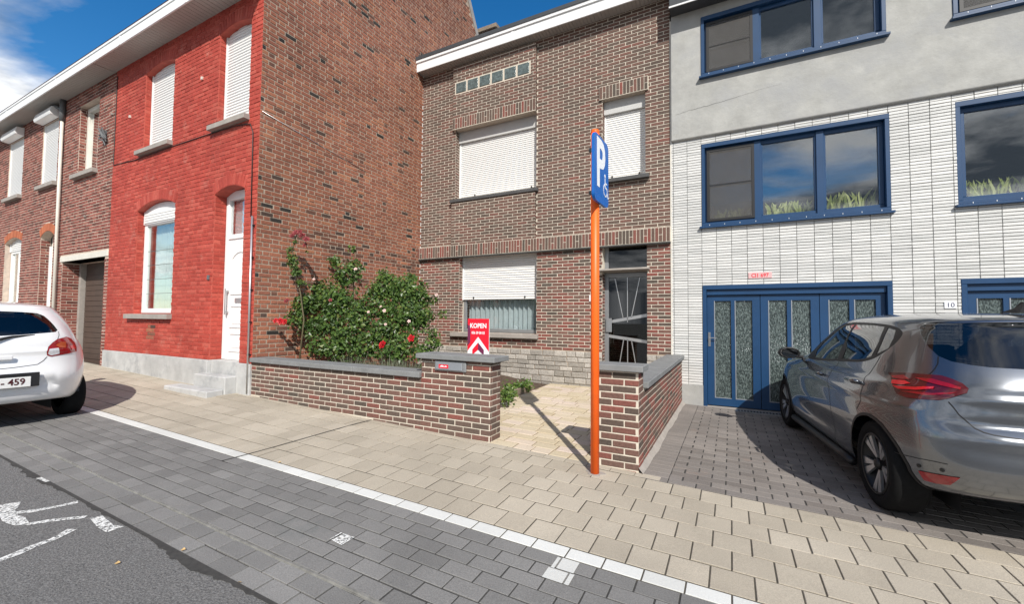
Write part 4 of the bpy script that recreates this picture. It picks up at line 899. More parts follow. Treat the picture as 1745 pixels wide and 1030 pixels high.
while Y < YF-.02:
    if Y+.1 < YF: put_piece(P, -.60, Y+.05, .215, .1045, .03, uv, dz, tone=RNG.beta(2, 2)*.6+.35)
    for i in range(0, 46):
        X = -.485+.11*(1+(r % 2))+.2195*i-.11*(r % 2)*0+(-.11 if r % 2 else 0)
        X = -.49+.2195*i+(.11 if r % 2 else .0)+.11
        if X < 9.3: put_piece(P, X, Y+.05, .2095, .1025, .03, uv, dz, lift=RNG.normal(0, .001))
    if r % 2: put_piece(P, -.438, Y+.05, .098, .1045, .03, uv, dz)
    Y += .1095; r += 1
P.realize('paver', drive, 300, 'paving')
box('drain_channel', (.05, 1.2, YF-.19, YF-.06, -1.5, -1.404), M['grey_metal'], None); dn = SC.objects['drain_channel']; tag(dn, 'narrow drain grating set in the driveway in front of the blue garage door', 'drain')
for i in range(26): box('slot', (.09+i*.042, .11+i*.042, YF-.175, YF-.08, -1.404, -1.402), M['black'], dn)
def coping(parent, x0, x1, y0, y1, z0, z1, n=1, axis='x', m=None):
    L_ = (x1-x0) if axis == 'x' else (y1-y0)
    for i in range(n):
        a = i/n*L_+.002; b = (i+1)/n*L_-.002
        bb = (x0+a, x0+b, y0, y1, z0, z1) if axis == 'x' else (x0, x1, y0+a, y0+b, z0, z1)
        box('coping_stone', bb, m or M['bluestone'], parent, .006)
fr9 = FR(YR)
gw = thing('garden_wall', (-4.4, YR+.1, -1.25), 'low brick garden wall with bluestone coping and letterbox pier beside the red house', 'garden wall')
PW = Pieces(); u_w = unit_meshes('brick', M['brick_brown'], .21, .05, .003, .25)
core = MB().box(-6.495, -3.20, YR, YR+.20, -1.5, -.705).box(-3.20, -2.28, YR, YR+.215, -1.5, -.475).build('wall', M['mortar_cream'], gw)
wt_ = lambda u, v: RNG.beta(1.5, 1.3)*(.85 if v > -1.15 else .7)
ground_cut = lambda rs: [r for r in rs if r[3] > gz((r[0]+r[1])/2, 3.88)+.012]
lay(PW, fr9, ground_cut(courses(-6.49, -3.21, -1.375, -.705, .22, .0622, .0135, 'half')), u_w, .006, .0012, tone=wt_, ujit=.001)
lay(PW, fr9, ground_cut(courses(-3.21, -2.28, -1.375, -.475, .22, .0622, .0135, 'half', phase=.06)), u_w, .006, .0012, tone=wt_, ujit=.001)
lay(PW, frame((-2.28, YR, 0), (0, 1, 0), (0, 0, 1)), courses(.0, .215, -1.375, -.475, .22, .0622, .0135, 'half', phase=.07), u_w, .006, .0012, tone=wt_)
lay(PW, frame((-2.28, YR+.215, 0), (-1, 0, 0), (0, 0, 1)), courses(.0, .92, -1.375, -.475, .22, .0622, .0135, 'half'), u_w, .006, .0012, tone=wt_)
PW.realize('brick', core, 300, 'brickwork')
coping(gw, -6.49, -3.205, YR-.05, YR+.25, -.70, -.635, 3)
coping(gw, -3.26, -2.20, YR-.06, YR+.275, -.472, -.415, 1)
lb = MB().box(-3.0, -2.575, YR-.035, YR-.006, -.60, -.485).build('letterbox', M['grey_metal'], gw, bevel=.01)
box('flap', (-2.975, -2.62, YR-.044, YR-.035, -.585, -.50), M['sign_grey'], lb, .005)
tg = box('sticker', (-2.93, -2.80, YR-.047, YR-.044, -.565, -.525), M['board_red'], lb); MB().prism([(-2.92, YR-.049, -.55), (-2.81, YR-.049, -.55), (-2.83, YR-.049, -.535), (-2.85, YR-.049, -.545), (-2.885, YR-.049, -.532)], (0, .001, 0)).build('print', M['sign_white'], tg)
rw = thing('garden_wall', (-.85, 5.7, -1.3), 'low brick wall with bluestone coping running back along the driveway, pier at the pole', 'garden wall')
PW = Pieces()
core = MB().box(-1.10, -.74, YR, YR+.20, -1.5, -.475).box(-.94, -.74, YR+.20, YF-.03, -1.5, -.655).build('wall', M['mortar_cream'], rw)
lay(PW, fr9, [r for r in courses(-1.10, -.74, -1.41, -.475, .22, .0622, .0135, 'half', phase=.09)], u_w, .006, .0012, tone=lambda u, v: RNG.beta(1.1, 1.1), ujit=.001)
rf = frame((-.74, YR, 0), (0, 1, 0), (0, 0, 1)); dcut = lambda rs: [r for r in rs if r[3] > dz(-.7, YR+(r[0]+r[1])/2)+.03]
lay(PW, rf, dcut(courses(.0, .2, -1.41, -.475, .22, .0622, .0135, 'half', phase=.1)+courses(.205, YF-.03-YR, -1.41, -.655, .22, .0622, .0135, 'half')), u_w, .006, .0012, tone=lambda u, v: RNG.beta(1.4, 1.2), ujit=.001)
lay(PW, frame((-1.10, YR+.2, 0), (0, -1, 0), (0, 0, 1)), courses(.0, .2, -1.41, -.475, .22, .0622, .0135, 'half'), u_w, .006, .001)
lay(PW, frame((-.94, YF-.03, 0), (0, -1, 0), (0, 0, 1)), courses(.0, YF-YR-.23, -1.35, -.655, .22, .0622, .0135, 'half'), u_w, .006, .001)
PW.realize('brick', core, 300, 'brickwork')
coping(rw, -1.15, -.69, YR-.055, YR+.24, -.472, -.415, 1); coping(rw, -.985, -.695, YR+.243, YF-.012, -.652, -.592, 4, 'y')
mb = MB(); ys = np.linspace(YR-.02, YF-.03, 60)
for a, b in zip(ys[:-1], ys[1:]):
    wa, wb_ = .045+.006*math.sin(a*4.3)+.004*math.sin(a*11), .045+.006*math.sin(b*4.3)+.004*math.sin(b*11)
    mb.add([(-.735, a, dz(-.7, a)+.05), (-.735, b, dz(-.7, b)+.05), (-.735+wb_, b, dz(-.7, b)+.004), (-.735+wa, a, dz(-.7, a)+.004)], [(0, 3, 2, 1)])
mb.build('mortar_haunch', M['sill_stone'], rw)
# planting bed between wall, gable and house
bed = sheet('garden_bed', -6.45, -3.12, [4.1, 4.8, 5.6, 6.4, YF], lambda X, Y: cz(-3.1, Y)-.02+.12*sm((-3.2-X)/1.2), M['soil'], 14)
mulch = sheet('mulch_bed', -3.55, -3.14, [5.3, 6., 6.95], lambda X, Y: cz(-3.1, Y)+.05, M['mulch'], 6)
e1 = thing('bed_edging', (-3.13, 6.2, -1.27), 'weathered timber edging of the planting bed beside the pale forecourt', 'edging')
for i, (a, b) in enumerate(((4.2, 5.2), (5.21, 5.75), (5.78, 6.85))): box('board', (-3.155, -3.105, a, b, cz(-3.1, b)-.05, cz(-3.1, b)+.085+.01*i), M['wood'], e1, .006)
# ------------------------------------------------------------------ orange pole with the blue parking sign
pz0 = gz(-1.075, 3.68)
ps = thing('parking_sign', (-1.075, 3.68, pz0), 'blue disabled parking sign on a tall orange pole by the brick pier', 'street sign')
MB().tube([(-1.075, 3.68, pz0-.05), (-1.078, 3.68, 1.70)], .038, 24).build('pole', M['orange_paint'], ps, smooth=False)
for p_ in ps.children[0].data.polygons: p_.use_smooth = len(p_.vertices) == 4
MB().tube([(-1.078, 3.68, 1.695), (-1.078, 3.68, 1.712), (-1.078, 3.68, 1.722)], [.039, .039, .03], 24).build('cap', M['orange_paint'], ps)
MB().prism([(-1.075+.075*(1+.25*math.sin(3*a)+.12*math.sin(7*a))*math.cos(a), 3.68+.07*(1+.2*math.cos(2*a))*math.sin(a), pz0-.004) for a in np.linspace(0, 6.2832, 26)[:-1]], (0, 0, .009)).build('footing', M['sill_stone'], ps)
def rrect(w, h, r, n=6):
    out = []
    for (cx, cy, a0) in ((w/2-r, h/2-r, 0), (-w/2+r, h/2-r, 90), (-w/2+r, -h/2+r, 180), (w/2-r, -h/2+r, 270)):
        out += [(cx+r*math.cos(math.radians(a0+90*i/n)), cy+r*math.sin(math.radians(a0+90*i/n))) for i in range(n+1)]
    return out
sc0 = np.array([-1.018, 3.68, 1.335]); su = np.array([.045, 1., 0.]); su /= np.linalg.norm(su); sv = np.array([0, 0, 1.]); sn = np.cross(su, sv)
S3 = lambda p, d=0.: sc0+su*p[0]+sv*p[1]+sn*d
pan = MB().prism([S3(p, -.022) for p in rrect(.40, .60, .06)], sn*.024).build('panel', M['sign_blue'], ps)
MB().prism([S3(p, -.024) for p in rrect(.392, .592, .056)], -sn*.002).build('back_sheet', M['sign_grey'], pan)
text('letter', 'P', .60, S3((-.03, .03), .003), su, sv, M['sign_white'], pan, .80, .016)
# wheelchair user pictogram at lower right of the P
def ribbon(pts, w, name):
    mb = MB(); pts = [np.array(p, float) for p in pts]
    for i in range(len(pts)-1):
        t = pts[i+1]-pts[i]; t /= np.linalg.norm(t); nrm = np.array([-t[1], t[0]])*w/2; e = t*w*.4
        mb.prism([S3(pts[i]-nrm-e, .0025), S3(pts[i+1]-nrm+e, .0025), S3(pts[i+1]+nrm+e, .0025), S3(pts[i]+nrm-e, .0025)], sn*.0015)
    return mb.build(name, M['sign_white'], pan)
cxw, cyw = .105, -.13
arc = [(cxw+.055*math.cos(math.radians(a)), cyw-.02+.055*math.sin(math.radians(a))) for a in range(120, 361, 20)]
ribbon(arc, .013, 'pictogram'); ribbon([(cxw-.012, cyw+.085), (cxw-.008, cyw+.005), (cxw+.045, cyw+.0), (cxw+.072, cyw-.075), (cxw+.09, cyw-.07)], .015, 'pictogram'); ribbon([(cxw-.01, cyw+.045), (cxw+.04, cyw+.045)], .013, 'pictogram')
MB().prism([S3((cxw-.014+.017*math.cos(a), cyw+.11+.017*math.sin(a)), .0025) for a in np.linspace(0, 6.28, 12)[:-1]], sn*.0015).build('pictogram', M['sign_white'], pan)
for z in (1.14, 1.53): MB().box(-1.125, -1.03, 3.635, 3.725, z-.018, z+.018).build('bracket', M['pipe_dark'], ps, bevel=.006)

# ------------------------------------------------------------------ estate agent's board
kb = thing('sale_board', (-2.87, 4.62, cz(-2.9, 4.6)), 'red and white house-for-sale board standing behind the letterbox pier', 'sign board')
A_, B_ = at(797.5, 545, 4.62), at(833, 605, 4.62); bx0, bx1, bz1 = A_[0], B_[0], A_[2]+.012; bw = bx1-bx0; bz0 = bz1-bw*1.95; by = 4.62
brd = box('board', (bx0, bx1, by, by+.012, bz0, bz1), M['sign_white'], kb)
def flat(name, poly, m, dy=.002): return MB().prism([(bx0+bw*u, by-dy, bz1-bw*v) for (u, v) in poly], (0, .0012, 0)).build(name, m, brd)
flat('red_field', [(0, 0), (1, 0), (1, 1.30), (.5, .72), (0, 1.30)], M['board_red'])
flat('dark_fold', [(.0, .24), (.13, .3), (.13, .95), (0, 1.1)], M['board_dark'], .003)
flat('arrow', [(.23, 1.24), (.5, .95), (.5, 1.24), (.23, 1.46)], M['board_red'], .003); flat('arrow', [(.5, .95), (.77, 1.24), (.77, 1.46), (.5, 1.24)], M['board_dark'], .003)
text('lettering', 'KOPEN', bw*.255, (bx0+bw*.5, by-.004, bz1-bw*.29), X_, Z_, M['sign_white'], brd, .94, .0025)
text('lettering', '056 59 00 03', bw*.145, (bx0+bw*.5, by-.004, bz1-bw*.57), X_, Z_, M['sign_white'], brd, .80, .0012)
text('lettering', 'ERA', bw*.32, (bx0+bw*.5, by-.004, bz1-bw*1.575), X_, Z_, M['ink_navy'], brd, 1., .002)
for x in (bx0+.03, bx1-.05): box('stake', (x, x+.025, by+.013, by+.035, -1.32, bz1-.05), M['wood'], kb)

# ------------------------------------------------------------------ planting: roses against the gable
leaf_m = tone_mat('rose_leaf', [(0, (.035, .07, .016)), (.45, (.07, .135, .027)), (.8, (.12, .195, .04)), (1, (.2, .25, .06))], rough=.40, fine=.15, bump=0, spec=.5, trans=.28)
herb_m = tone_mat('lavender_leaf', [(0, (.10, .115, .075)), (1, (.2, .21, .14))], rough=.7, fine=.15, bump=0, trans=.15)
stem_m = mat('rose_stem', (.11, .09, .045), .7, var=.3, nscale=20)
fl_red = mat('petal_red', (.45, .006, .012), .55, var=.25, nscale=40); fl_pale = mat('petal_pale', (.75, .55, .5), .6, var=.12, nscale=40); fl_dull = mat('petal_faded', (.22, .03, .035), .7, var=.3, nscale=40)
def leaf_cloud(clumps, n, size, rng, tone_f):
    """leaf-sized folded blades in clumps: (centre, radii, weight)"""
    V = []; F = []; T = []; w = np.array([c[2] for c in clumps], float); w /= w.sum()
    for k in range(n):
        c, r, _ = clumps[rng.choice(len(clumps), p=w)]; d = rng.normal(0, 1, 3); d /= np.linalg.norm(d); rad = rng.uniform(.25, 1.0)**.5*(1+.2*rng.normal())
        p = np.array(c)+d*np.array(r)*rad; nrm = d*.6+rng.normal(0, .55, 3)+np.array([.25, -.35, .5]); nrm /= np.linalg.norm(nrm)
        t = np.cross(nrm, rng.normal(0, 1, 3)); t /= np.linalg.norm(t); b = np.cross(nrm, t); s = size*rng.uniform(.45, 1.4)
        i = len(V); f_ = s*.22
        V += [tuple(p), tuple(p+t*s*.5+b*s*.36+nrm*f_), tuple(p+t*s*1.15), tuple(p+t*s*.5-b*s*.36+nrm*f_)]
        F += [(i, i+1, i+2), (i, i+2, i+3)]; tn = float(np.clip(tone_f(p, rng), 0, .999)); T += [tn, tn]
    return V, F, T
def flower(parent, p, s, m, rng):
    mb = MB(); ax = np.array([.35, -.8, .45])+rng.normal(0, .2, 3); ax /= np.linalg.norm(ax); e1 = np.cross(ax, (0, 0, 1.)); e1 /= np.linalg.norm(e1); e2 = np.cross(ax, e1)      # blooms face the light
    for ring, (n, rr, up) in enumerate(((5, 1., .15), (5, .75, .55), (4, .4, .95))):
        for k in range(n):
            a = 6.283*k/n+ring*.6+rng.uniform(-.2, .2); du = e1*math.cos(a)+e2*math.sin(a); dw = -e1*math.sin(a)+e2*math.cos(a); c = np.array(p)
            o0 = c+du*.1*s; o1 = c+du*s*rr*.55+ax*up*s*.55; o2 = c+du*s*rr+ax*(up*s*.5+.1*s)
            mb.add([o0, o1-dw*s*.42*rr, o2-dw*s*.2*rr, o2+dw*s*.2*rr, o1+dw*s*.42*rr], [(0, 1, 2, 3, 4)])
    return mb.build('flower', m, parent, smooth=True)
def rose(label, base, clumps, n, size, seed, flowers, canes, group='roses in the front garden'):
    rng = np.random.default_rng(seed); t = thing('rose_bush', base, label, 'rose bush', group)
    mb = MB()
    for c in canes: mb.tube(c, [.013-.008*i/(len(c)-1) for i in range(len(c))], 6)
    mb.build('canes', stem_m, t, smooth=True)
    V, F, T = leaf_cloud(clumps, n, size, rng, lambda p, r: r.beta(1.6, 2.0)+(.25 if r.random() < .12 else 0))
    o = put('foliage', mesh_of('foliage', V, F, leaf_m, False, T), t); tag(o, kind='stuff')
    for (p, s, m) in flowers: flower(t, p, s, m, rng)
def cane(p0, p1, bow=.12, n=6, rng=np.random.default_rng(3)):
    p0, p1 = np.array(p0), np.array(p1); o = rng.normal(0, bow, 3); return [p0+(p1-p0)*s+o*math.sin(3.14*s)*(1-abs(s-.5)) for s in np.linspace(0, 1, n)]
b1 = (-5.75, 4.85, -1.2); rg = np.random.default_rng(11)
def clumps_px(lst):      # clumps laid out as (pixel x, pixel y, depth Y, radius in m, weight): turned into real positions once
    return [(tuple(at(x, y, Y)), (r, r*.9, r*.85), w*r**2.4) for (x, y, Y, r, w) in lst]
c1 = clumps_px([(545, 505, 5.0, .30, 1), (590, 470, 5.15, .24, 1), (575, 515, 4.9, .30, 1), (520, 520, 4.6, .20, 1), (505, 545, 4.42, .15, 1), (560, 550, 4.7, .25, .8), (605, 455, 5.3, .15, 1), (600, 420+5, 5.4, .08, .9), (535, 480, 5.1, .2, .9), (590, 575, 4.7, .24, .9), (570, 600, 4.6, .18, .8), (615, 595, 4.75, .22, .8), (625, 520, 5.1, .2, .8), (530, 560, 4.6, .2, .8), (545, 590, 4.55, .2, .8), (610, 540, 4.9, .24, .9), (640, 500, 5.3, .18, .8), (570, 445, 5.2, .12, .8)])
rose('leafy climbing rose, the left one, with a bright red bloom against the gable', b1, c1, 7000, .054, 21,
     [(at(478, 548, 4.15), .055, fl_red), (at(470, 547, 4.13), .045, fl_red), (at(486, 549, 4.15), .045, fl_red), (at(606, 459, 4.9), 0.031, fl_pale), (at(489, 513, 4.3), .05, fl_dull), (at(535, 476, 4.75), 0.022, fl_pale), (at(563, 512, 4.5), .03, fl_dull)],
     [cane(b1, at(x, y, Y), .1, 6, rg) for (x, y, Y) in ((540, 480, 5.), (590, 440, 5.2), (520, 520, 4.7), (500, 546, 4.35), (575, 540, 4.7), (605, 430, 5.35), (600, 590, 4.7))])
b2 = (-4.75, 5.35, -1.22)
c2 = clumps_px([(660, 490, 5.6, .28, 1), (690, 500, 5.5, .30, 1), (700, 540, 5.3, .30, 1), (655, 530, 5.2, .22, .9), (665, 560, 5.1, .22, .8), (715, 510, 5.6, .2, 1), (690, 580, 5.1, .22, .8), (725, 540, 5.4, .16, .8), (740, 515, 5.6, .08, .7), (752, 535, 5.5, .07, .6), (735, 570, 5.2, .12, .6), (640, 600, 4.9, .15, .7), (655, 470, 5.8, .14, .8), (640, 570, 4.9, .22, .8), (715, 600, 4.9, .18, .7), (672, 600, 4.85, .2, .8), (740, 590, 5.1, .13, .7), (700, 475, 5.8, .12, .7), (720, 485, 5.8, .09, .6)])
rose('bushy rose with pale pink and dark red blooms, right of the climbing one', b2, c2, 7000, .054, 22,
     [(at(701, 577, 4.6), .055, fl_red), (at(652, 588, 4.5), .065, fl_red), (at(697, 548, 4.7), 0.025, fl_pale), (at(655, 530, 4.7), 0.028, fl_pale), (at(744, 503, 5.45), 0.028, fl_pale), (at(649, 523, 4.75), 0.022, fl_pale), (at(657, 553, 4.6), 0.022, fl_pale), (at(628, 532, 4.7), 0.022, fl_pale)],
     [cane(b2, at(x, y, Y), .1, 6, rg) for (x, y, Y) in ((660, 480, 5.6), (700, 500, 5.5), (740, 505, 5.6), (752, 530, 5.5), (690, 560, 5.2), (660, 560, 5.), (640, 590, 4.9))])
b3 = (-6.15, 4.40, -1.2)
c3 = clumps_px([(497, 440, 4.34, .075, 1), (505, 465, 4.36, .085, 1), (494, 425, 4.32, .055, 1), (512, 482, 4.40, .07, .8), (503, 412, 4.36, .045, .8), (499, 450, 4.34, .09, 1), (522, 430, 4.44, .035, .4)])
rose('single tall rose shoot with dark red tip climbing the gable at far left', b3, c3, 640, .036, 23,
     [(at(505, 397, 4.34), .06, fl_dull), (at(515, 402, 4.36), .06, fl_dull), (at(522, 408, 4.38), .055, fl_dull), (at(498, 402, 4.32), .045, fl_dull), (at(520, 418, 4.40), .045, fl_dull), (at(511, 396, 4.34), .045, fl_dull)],
     [[np.array(b3), at(518, 545, 4.40), at(512, 500, 4.40), at(504, 460, 4.36), at(498, 425, 4.34), at(506, 400, 4.36), at(518, 403, 4.40), at(524, 425, 4.44)]])
# low lavender cushions along the wall
def cushion(name, label, base, r, hgt, n, size, m, seed, cat, group=None, up=1.):
    rng = np.random.default_rng(seed); t = thing(name, base, label, cat, group); V = []; F = []; T = []
    for k in range(n):
        a = rng.uniform(0, 6.283); q = r*math.sqrt(rng.uniform(0, 1)); p = np.array([base[0]+q*math.cos(a), base[1]+q*math.sin(a)*.6, base[2]+rng.uniform(0, .35)*hgt]); d = np.array([math.cos(a)*.5*q/r+rng.normal(0, .25), math.sin(a)*.4+rng.normal(0, .25), up]); d /= np.linalg.norm(d); L_ = hgt*rng.uniform(.5, 1.)*(1-.35*(q/r)**2)
        s = np.cross(d, rng.normal(0, 1, 3)); s /= np.linalg.norm(s); w = size*rng.uniform(.6, 1.2); i = len(V); V += [tuple(p-s*w*.5), tuple(p+s*w*.5), tuple(p+d*L_*.6+s*w*.5), tuple(p+d*L_), tuple(p+d*L_*.6-s*w*.5)]; F.append((i, i+1, i+2, i+3, i+4)); T.append(float(rng.uniform(0, 1)))
    o = put('foliage', mesh_of('foliage', V, F, m, False, T), t); tag(o, kind='stuff')
for i, (x, Y, r, lab) in enumerate(((600, 4.45, .26, 'grey-green lavender cushion behind the coping under the climbing rose'), (655, 4.5, .30, 'grey-green lavender cushion behind the middle of the coping'), (700, 4.55, .26, 'grey-green lavender cushion tucked against the letterbox pier'))):
    p = at(x, 640, Y); cushion('lavender', lab, (p[0], Y, -1.1), r, .50, 900, .010, herb_m, 40+i, 'lavender', 'lavender along the garden wall')
for i, (x, y, Y, r, hgt, lab) in enumerate(((860, 662, 5.35, .13, .30, 'bright green leafy plant rising at the pier end of the timber edging'), (895, 664, 6.55, .12, .17, 'small green leafy plant at the far end of the mulch bed'), (880, 662, 6.35, .10, .16, 'small green leafy plant in the middle of the mulch bed'), (868, 675, 5.75, .11, .16, 'low green leafy plant overhanging the timber edging'))):
    p = at(x, y, Y); V, F, T = leaf_cloud([((p[0], Y, -1.22+hgt*.45), (r, r, hgt*.55), 1)], 200, .045, np.random.default_rng(60+i), lambda p_, r_: .45+.5*r_.random())
    t = thing('leafy_plant', (p[0], Y, -1.24), lab, 'plant', 'leafy plants in the mulch bed'); o = put('foliage', mesh_of('foliage', V, F, leaf_m, False, T), t); tag(o, kind='stuff'); MB().tube([(p[0], Y, -1.28), (p[0]+.01, Y, -1.2+hgt*.5)], .006, 5).build('stem', stem_m, t)
# a few dry leaves lying on road and pavement
lf = mat('dry_leaf', (.45, .3, .13), .8, var=.3, nscale=30)
for (x, y, lab) in ((200, 963, 'small yellow fallen leaf on the asphalt'), (312, 940, 'brown fallen leaf at the asphalt edge'), (408, 996, 'orange fallen leaf in the tar joint'), (476, 800-10, 'pale fallen leaf on the parking strip')):
    d = at(x, y, 1.); s_ = None; Q = d
    for _ in range(12): Q = d*(gz(Q[0], Q[1])/d[2])
    a = RNG.uniform(0, 6.28); u = np.array([math.cos(a), math.sin(a), .15])*.015; w = np.array([-math.sin(a), math.cos(a), .1])*.009; c = Q+np.array([0, 0, .008])
    o = MB().add([c-u, c-w, c+u, c+w+np.array([0, 0, .008]), c], [(0, 1, 4), (1, 2, 4), (2, 3, 4), (3, 0, 4)]).build('fallen_leaf', lf); tag(o, lab, 'leaf', 'fallen leaves')
# ------------------------------------------------------------------ cars: one smooth sheet per half, cut along traced outlines
def spline(K, v):
    """Catmull-Rom through knots K (n x d) at v in 0..n-1"""
    K = np.asarray(K, float); n = len(K); v = np.clip(np.asarray(v, float), 0, n-1-1e-9); i = v.astype(int); t = (v-i)[..., None]
    P = np.vstack([2*K[0]-K[1], K, 2*K[-1]-K[-2]]); p0, p1, p2, p3 = P[i], P[i+1], P[i+2], P[i+3]
    return .5*((2*p1)+(-p0+p2)*t+(2*p0-5*p1+4*p2-p3)*t*t+(-p0+3*p1-3*p2+p3)*t**3)
class CarShape:
    def __init__(s, side, rear, front, nexp, xm, bumps=None):
        s.side, s.rear, s.front, s.nexp, s.xm, s.bumps = side, rear, front, np.array(nexp, float), xm, bumps
        th = np.linspace(0, math.pi, 2001); X, Y, Z = s.raw(th, np.full_like(th, 4.)); L = np.concatenate([[0], np.cumsum(np.hypot(np.diff(X), np.diff(Y)))]); s.tt, s.ta, s.len = th, L/L[-1], L[-1]; s.K = len(side)-1
    def raw(s, th, v):
        sd = spline(s.side, v); re = spline(s.rear, v); fr_ = spline(s.front, v); n = np.interp(v, range(len(s.nexp)), s.nexp)
        c, si = np.cos(th), np.abs(np.sin(th)); ex = np.abs(c)**(2/n); back = c > 0
        xe = np.where(back, re[..., 0], fr_[..., 0]); ze = np.where(back, re[..., 1], fr_[..., 1])
        x = s.xm+(xe-s.xm)*ex; y = sd[..., 0]*si**(2/n); k = ex**2.2
        return x, y, sd[..., 1]*(1-k)+ze*k
    def pt(s, a, v):
        a = np.asarray(a, float); v = np.asarray(v, float); x, y, z = s.raw(np.interp(a, s.ta, s.tt), v)
        if s.bumps is not None:
            dx, dy = s.bumps(x, y, z, a, v); x = x+dx; y = y+dy
        return np.stack([x, y, z], -1)
    def nrm(s, a, v, e=2e-3):
        a = np.asarray(a, float); v = np.asarray(v, float)
        da = s.pt(np.clip(a+e, 0, 1), v)-s.pt(np.clip(a-e, 0, 1), v); dv_ = s.pt(a, np.clip(v+.02, 0, s.K))-s.pt(a, np.clip(v-.02, 0, s.K)); n = np.cross(dv_, da); l = np.linalg.norm(n, axis=-1, keepdims=True)
        n = n/np.maximum(l, 1e-9); c = s.pt(a, v)-np.array([s.xm, 0, .7]); f = np.sign(np.sum(n*c, -1, keepdims=True)); return n*np.where(f == 0, 1, f)
# silver five-door hatchback: knots bottom edge .. roof centre as (half width, height) and (x, height); origin on the ground under the rear axle, x forward
SIL = dict(
    side=[(.70, .20), (.83, .20), (.885, .30), (.905, .48), (.918, .66), (.918, .82), (.895, .93), (.845, 1.00), (.765, 1.19), (.685, 1.355), (.60, 1.44), (.36, 1.485), (0, 1.495)],
    rear=[(-.40, .30), (-.54, .315), (-.625, .385), (-.668, .51), (-.655, .66), (-.615, .82), (-.60, .95), (-.575, 1.04), (-.46, 1.21), (-.345, 1.37), (-.25, 1.45), (.3, 1.488), (.9, 1.497)],
    front=[(3.05, .19), (3.25, .2), (3.36, .34), (3.39, .5), (3.37, .66), (3.26, .80), (2.75, .95), (2.30, 1.03), (1.95, 1.2), (1.62, 1.36), (1.42, 1.43), (1.15, 1.48), (.9, 1.497)],
    nexp=[4.5, 4.5, 4.6, 4.8, 4.8, 4.6, 4.4, 4.4, 4.6, 4.6, 4., 3., 2.6], xm=.9)
def sil_bumps(x, y, z, a, v):
    def g(x0, r): return np.exp(-((x-x0)**2+(z-.33)**2)/(r*r))
    s_ = np.where((y > .4), 1., 0.)
    dy = s_*(.028*g(0., .46)+.028*g(2.604, .46))                                   # wheel arch flares
    dy = dy+s_*.016*np.exp(-((z-.845-.012*(x-1))/.045)**2)*((x > -.4) & (x < 3.))      # shoulder crease
    dy = dy-s_*.022*np.exp(-((z-.40)/.10)**2)*np.exp(-((x-1.3)/.75)**4)              # scooped lower doors
    rr = np.clip((-.25-x)/.25, 0, 1)*np.clip((.8-np.abs(y))/.3, 0, 1)
    dx = rr*(-.022*np.exp(-((z-.70)/.05)**2)+.018*np.exp(-((z-.78)/.035)**2)-.012*np.exp(-((z-.93)/.03)**2))  # bumper shelf, tailgate lip
    return dx, dy
SIL['bumps'] = sil_bumps
WHT = dict(
    side=[(.64, .20), (.74, .20), (.79, .30), (.815, .46), (.83, .62), (.832, .78), (.81, .90), (.765, .98), (.70, 1.16), (.62, 1.315), (.55, 1.385), (.33, 1.44), (0, 1.455)],
    rear=[(-.34, .27), (-.47, .285), (-.53, .36), (-.555, .48), (-.55, .60), (-.52, .74), (-.50, .87), (-.475, .99), (-.38, 1.17), (-.27, 1.32), (-.18, 1.395), (.3, 1.44), (.9, 1.457)],
    front=[(2.75, .19), (2.95, .2), (3.05, .34), (3.08, .5), (3.06, .64), (2.96, .78), (2.5, .92), (2.1, 1.0), (1.75, 1.18), (1.45, 1.32), (1.3, 1.39), (1.1, 1.44), (.9, 1.457)],
    nexp=[4.2, 4.2, 4.2, 4.2, 4.2, 4.2, 4.2, 4.2, 4.2, 4.0, 3.6, 3.0, 2.6], xm=.9)
def wht_bumps(x, y, z, a, v):
    g = lambda x0, r: np.exp(-((x-x0)**2+(z-.30)**2)/(r*r)); s_ = np.where(y > .35, 1., 0.)
    dy = s_*(.022*g(0., .42)+.022*g(2.45, .42))
    rr = np.clip((-.2-x)/.2, 0, 1)*np.clip((.75-np.abs(y))/.3, 0, 1)
    dx = rr*(-.025*np.exp(-((z-.55)/.09)**2)+.03*np.exp(-((z-.50)/.07)**2)*(np.abs(y) < .42)-.012*np.exp(-((z-.86)/.03)**2))
    return dx, dy
WHT['bumps'] = wht_bumps
def paint_mat(name, col, metal, rough):
    m = mat(name, col, rough, metal=metal, var=.03, nscale=300, coat=1.0); return m
M['silver'] = paint_mat('silver_paint', (.19, .203, .225), .9, .23); M['white_car'] = paint_mat('white_paint', (.80, .80, .80), 0., .35)
M['car_glass'] = glass('car_glass', (.34, .36, .37), 1.5); M['car_glass_dark'] = glass('car_glass_tinted', (.16, .17, .18), 1.5)
M['lamp_red'] = mat('lamp_red', (.28, .004, .01), .12, var=.2, nscale=40, coat=1.); M['lamp_bright'] = mat('lamp_bright', (.62, .012, .02), .1, var=.1, nscale=60, coat=1.); M['lamp_dark'] = mat('lamp_dark', (.085, .005, .008), .1, var=.2, coat=1.)
M['lamp_amber'] = mat('lamp_amber', (.42, .07, .02), .15, var=.1, coat=1.); M['lamp_clear'] = mat('lamp_clear', (.6, .6, .62), .12, var=.15, nscale=40, coat=1.)
M['tyre'] = mat('tyre', (.010, .010, .0105), .95, var=.2, nscale=30, spec=.15); M['alloy'] = mat('alloy', (.55, .55, .56), .3, metal=.8, var=.05); M['plate'] = mat('plate_white', (.75, .75, .73), .4, var=.04); M['plate_red'] = mat('plate_ink', (.07, .01, .012), .5)
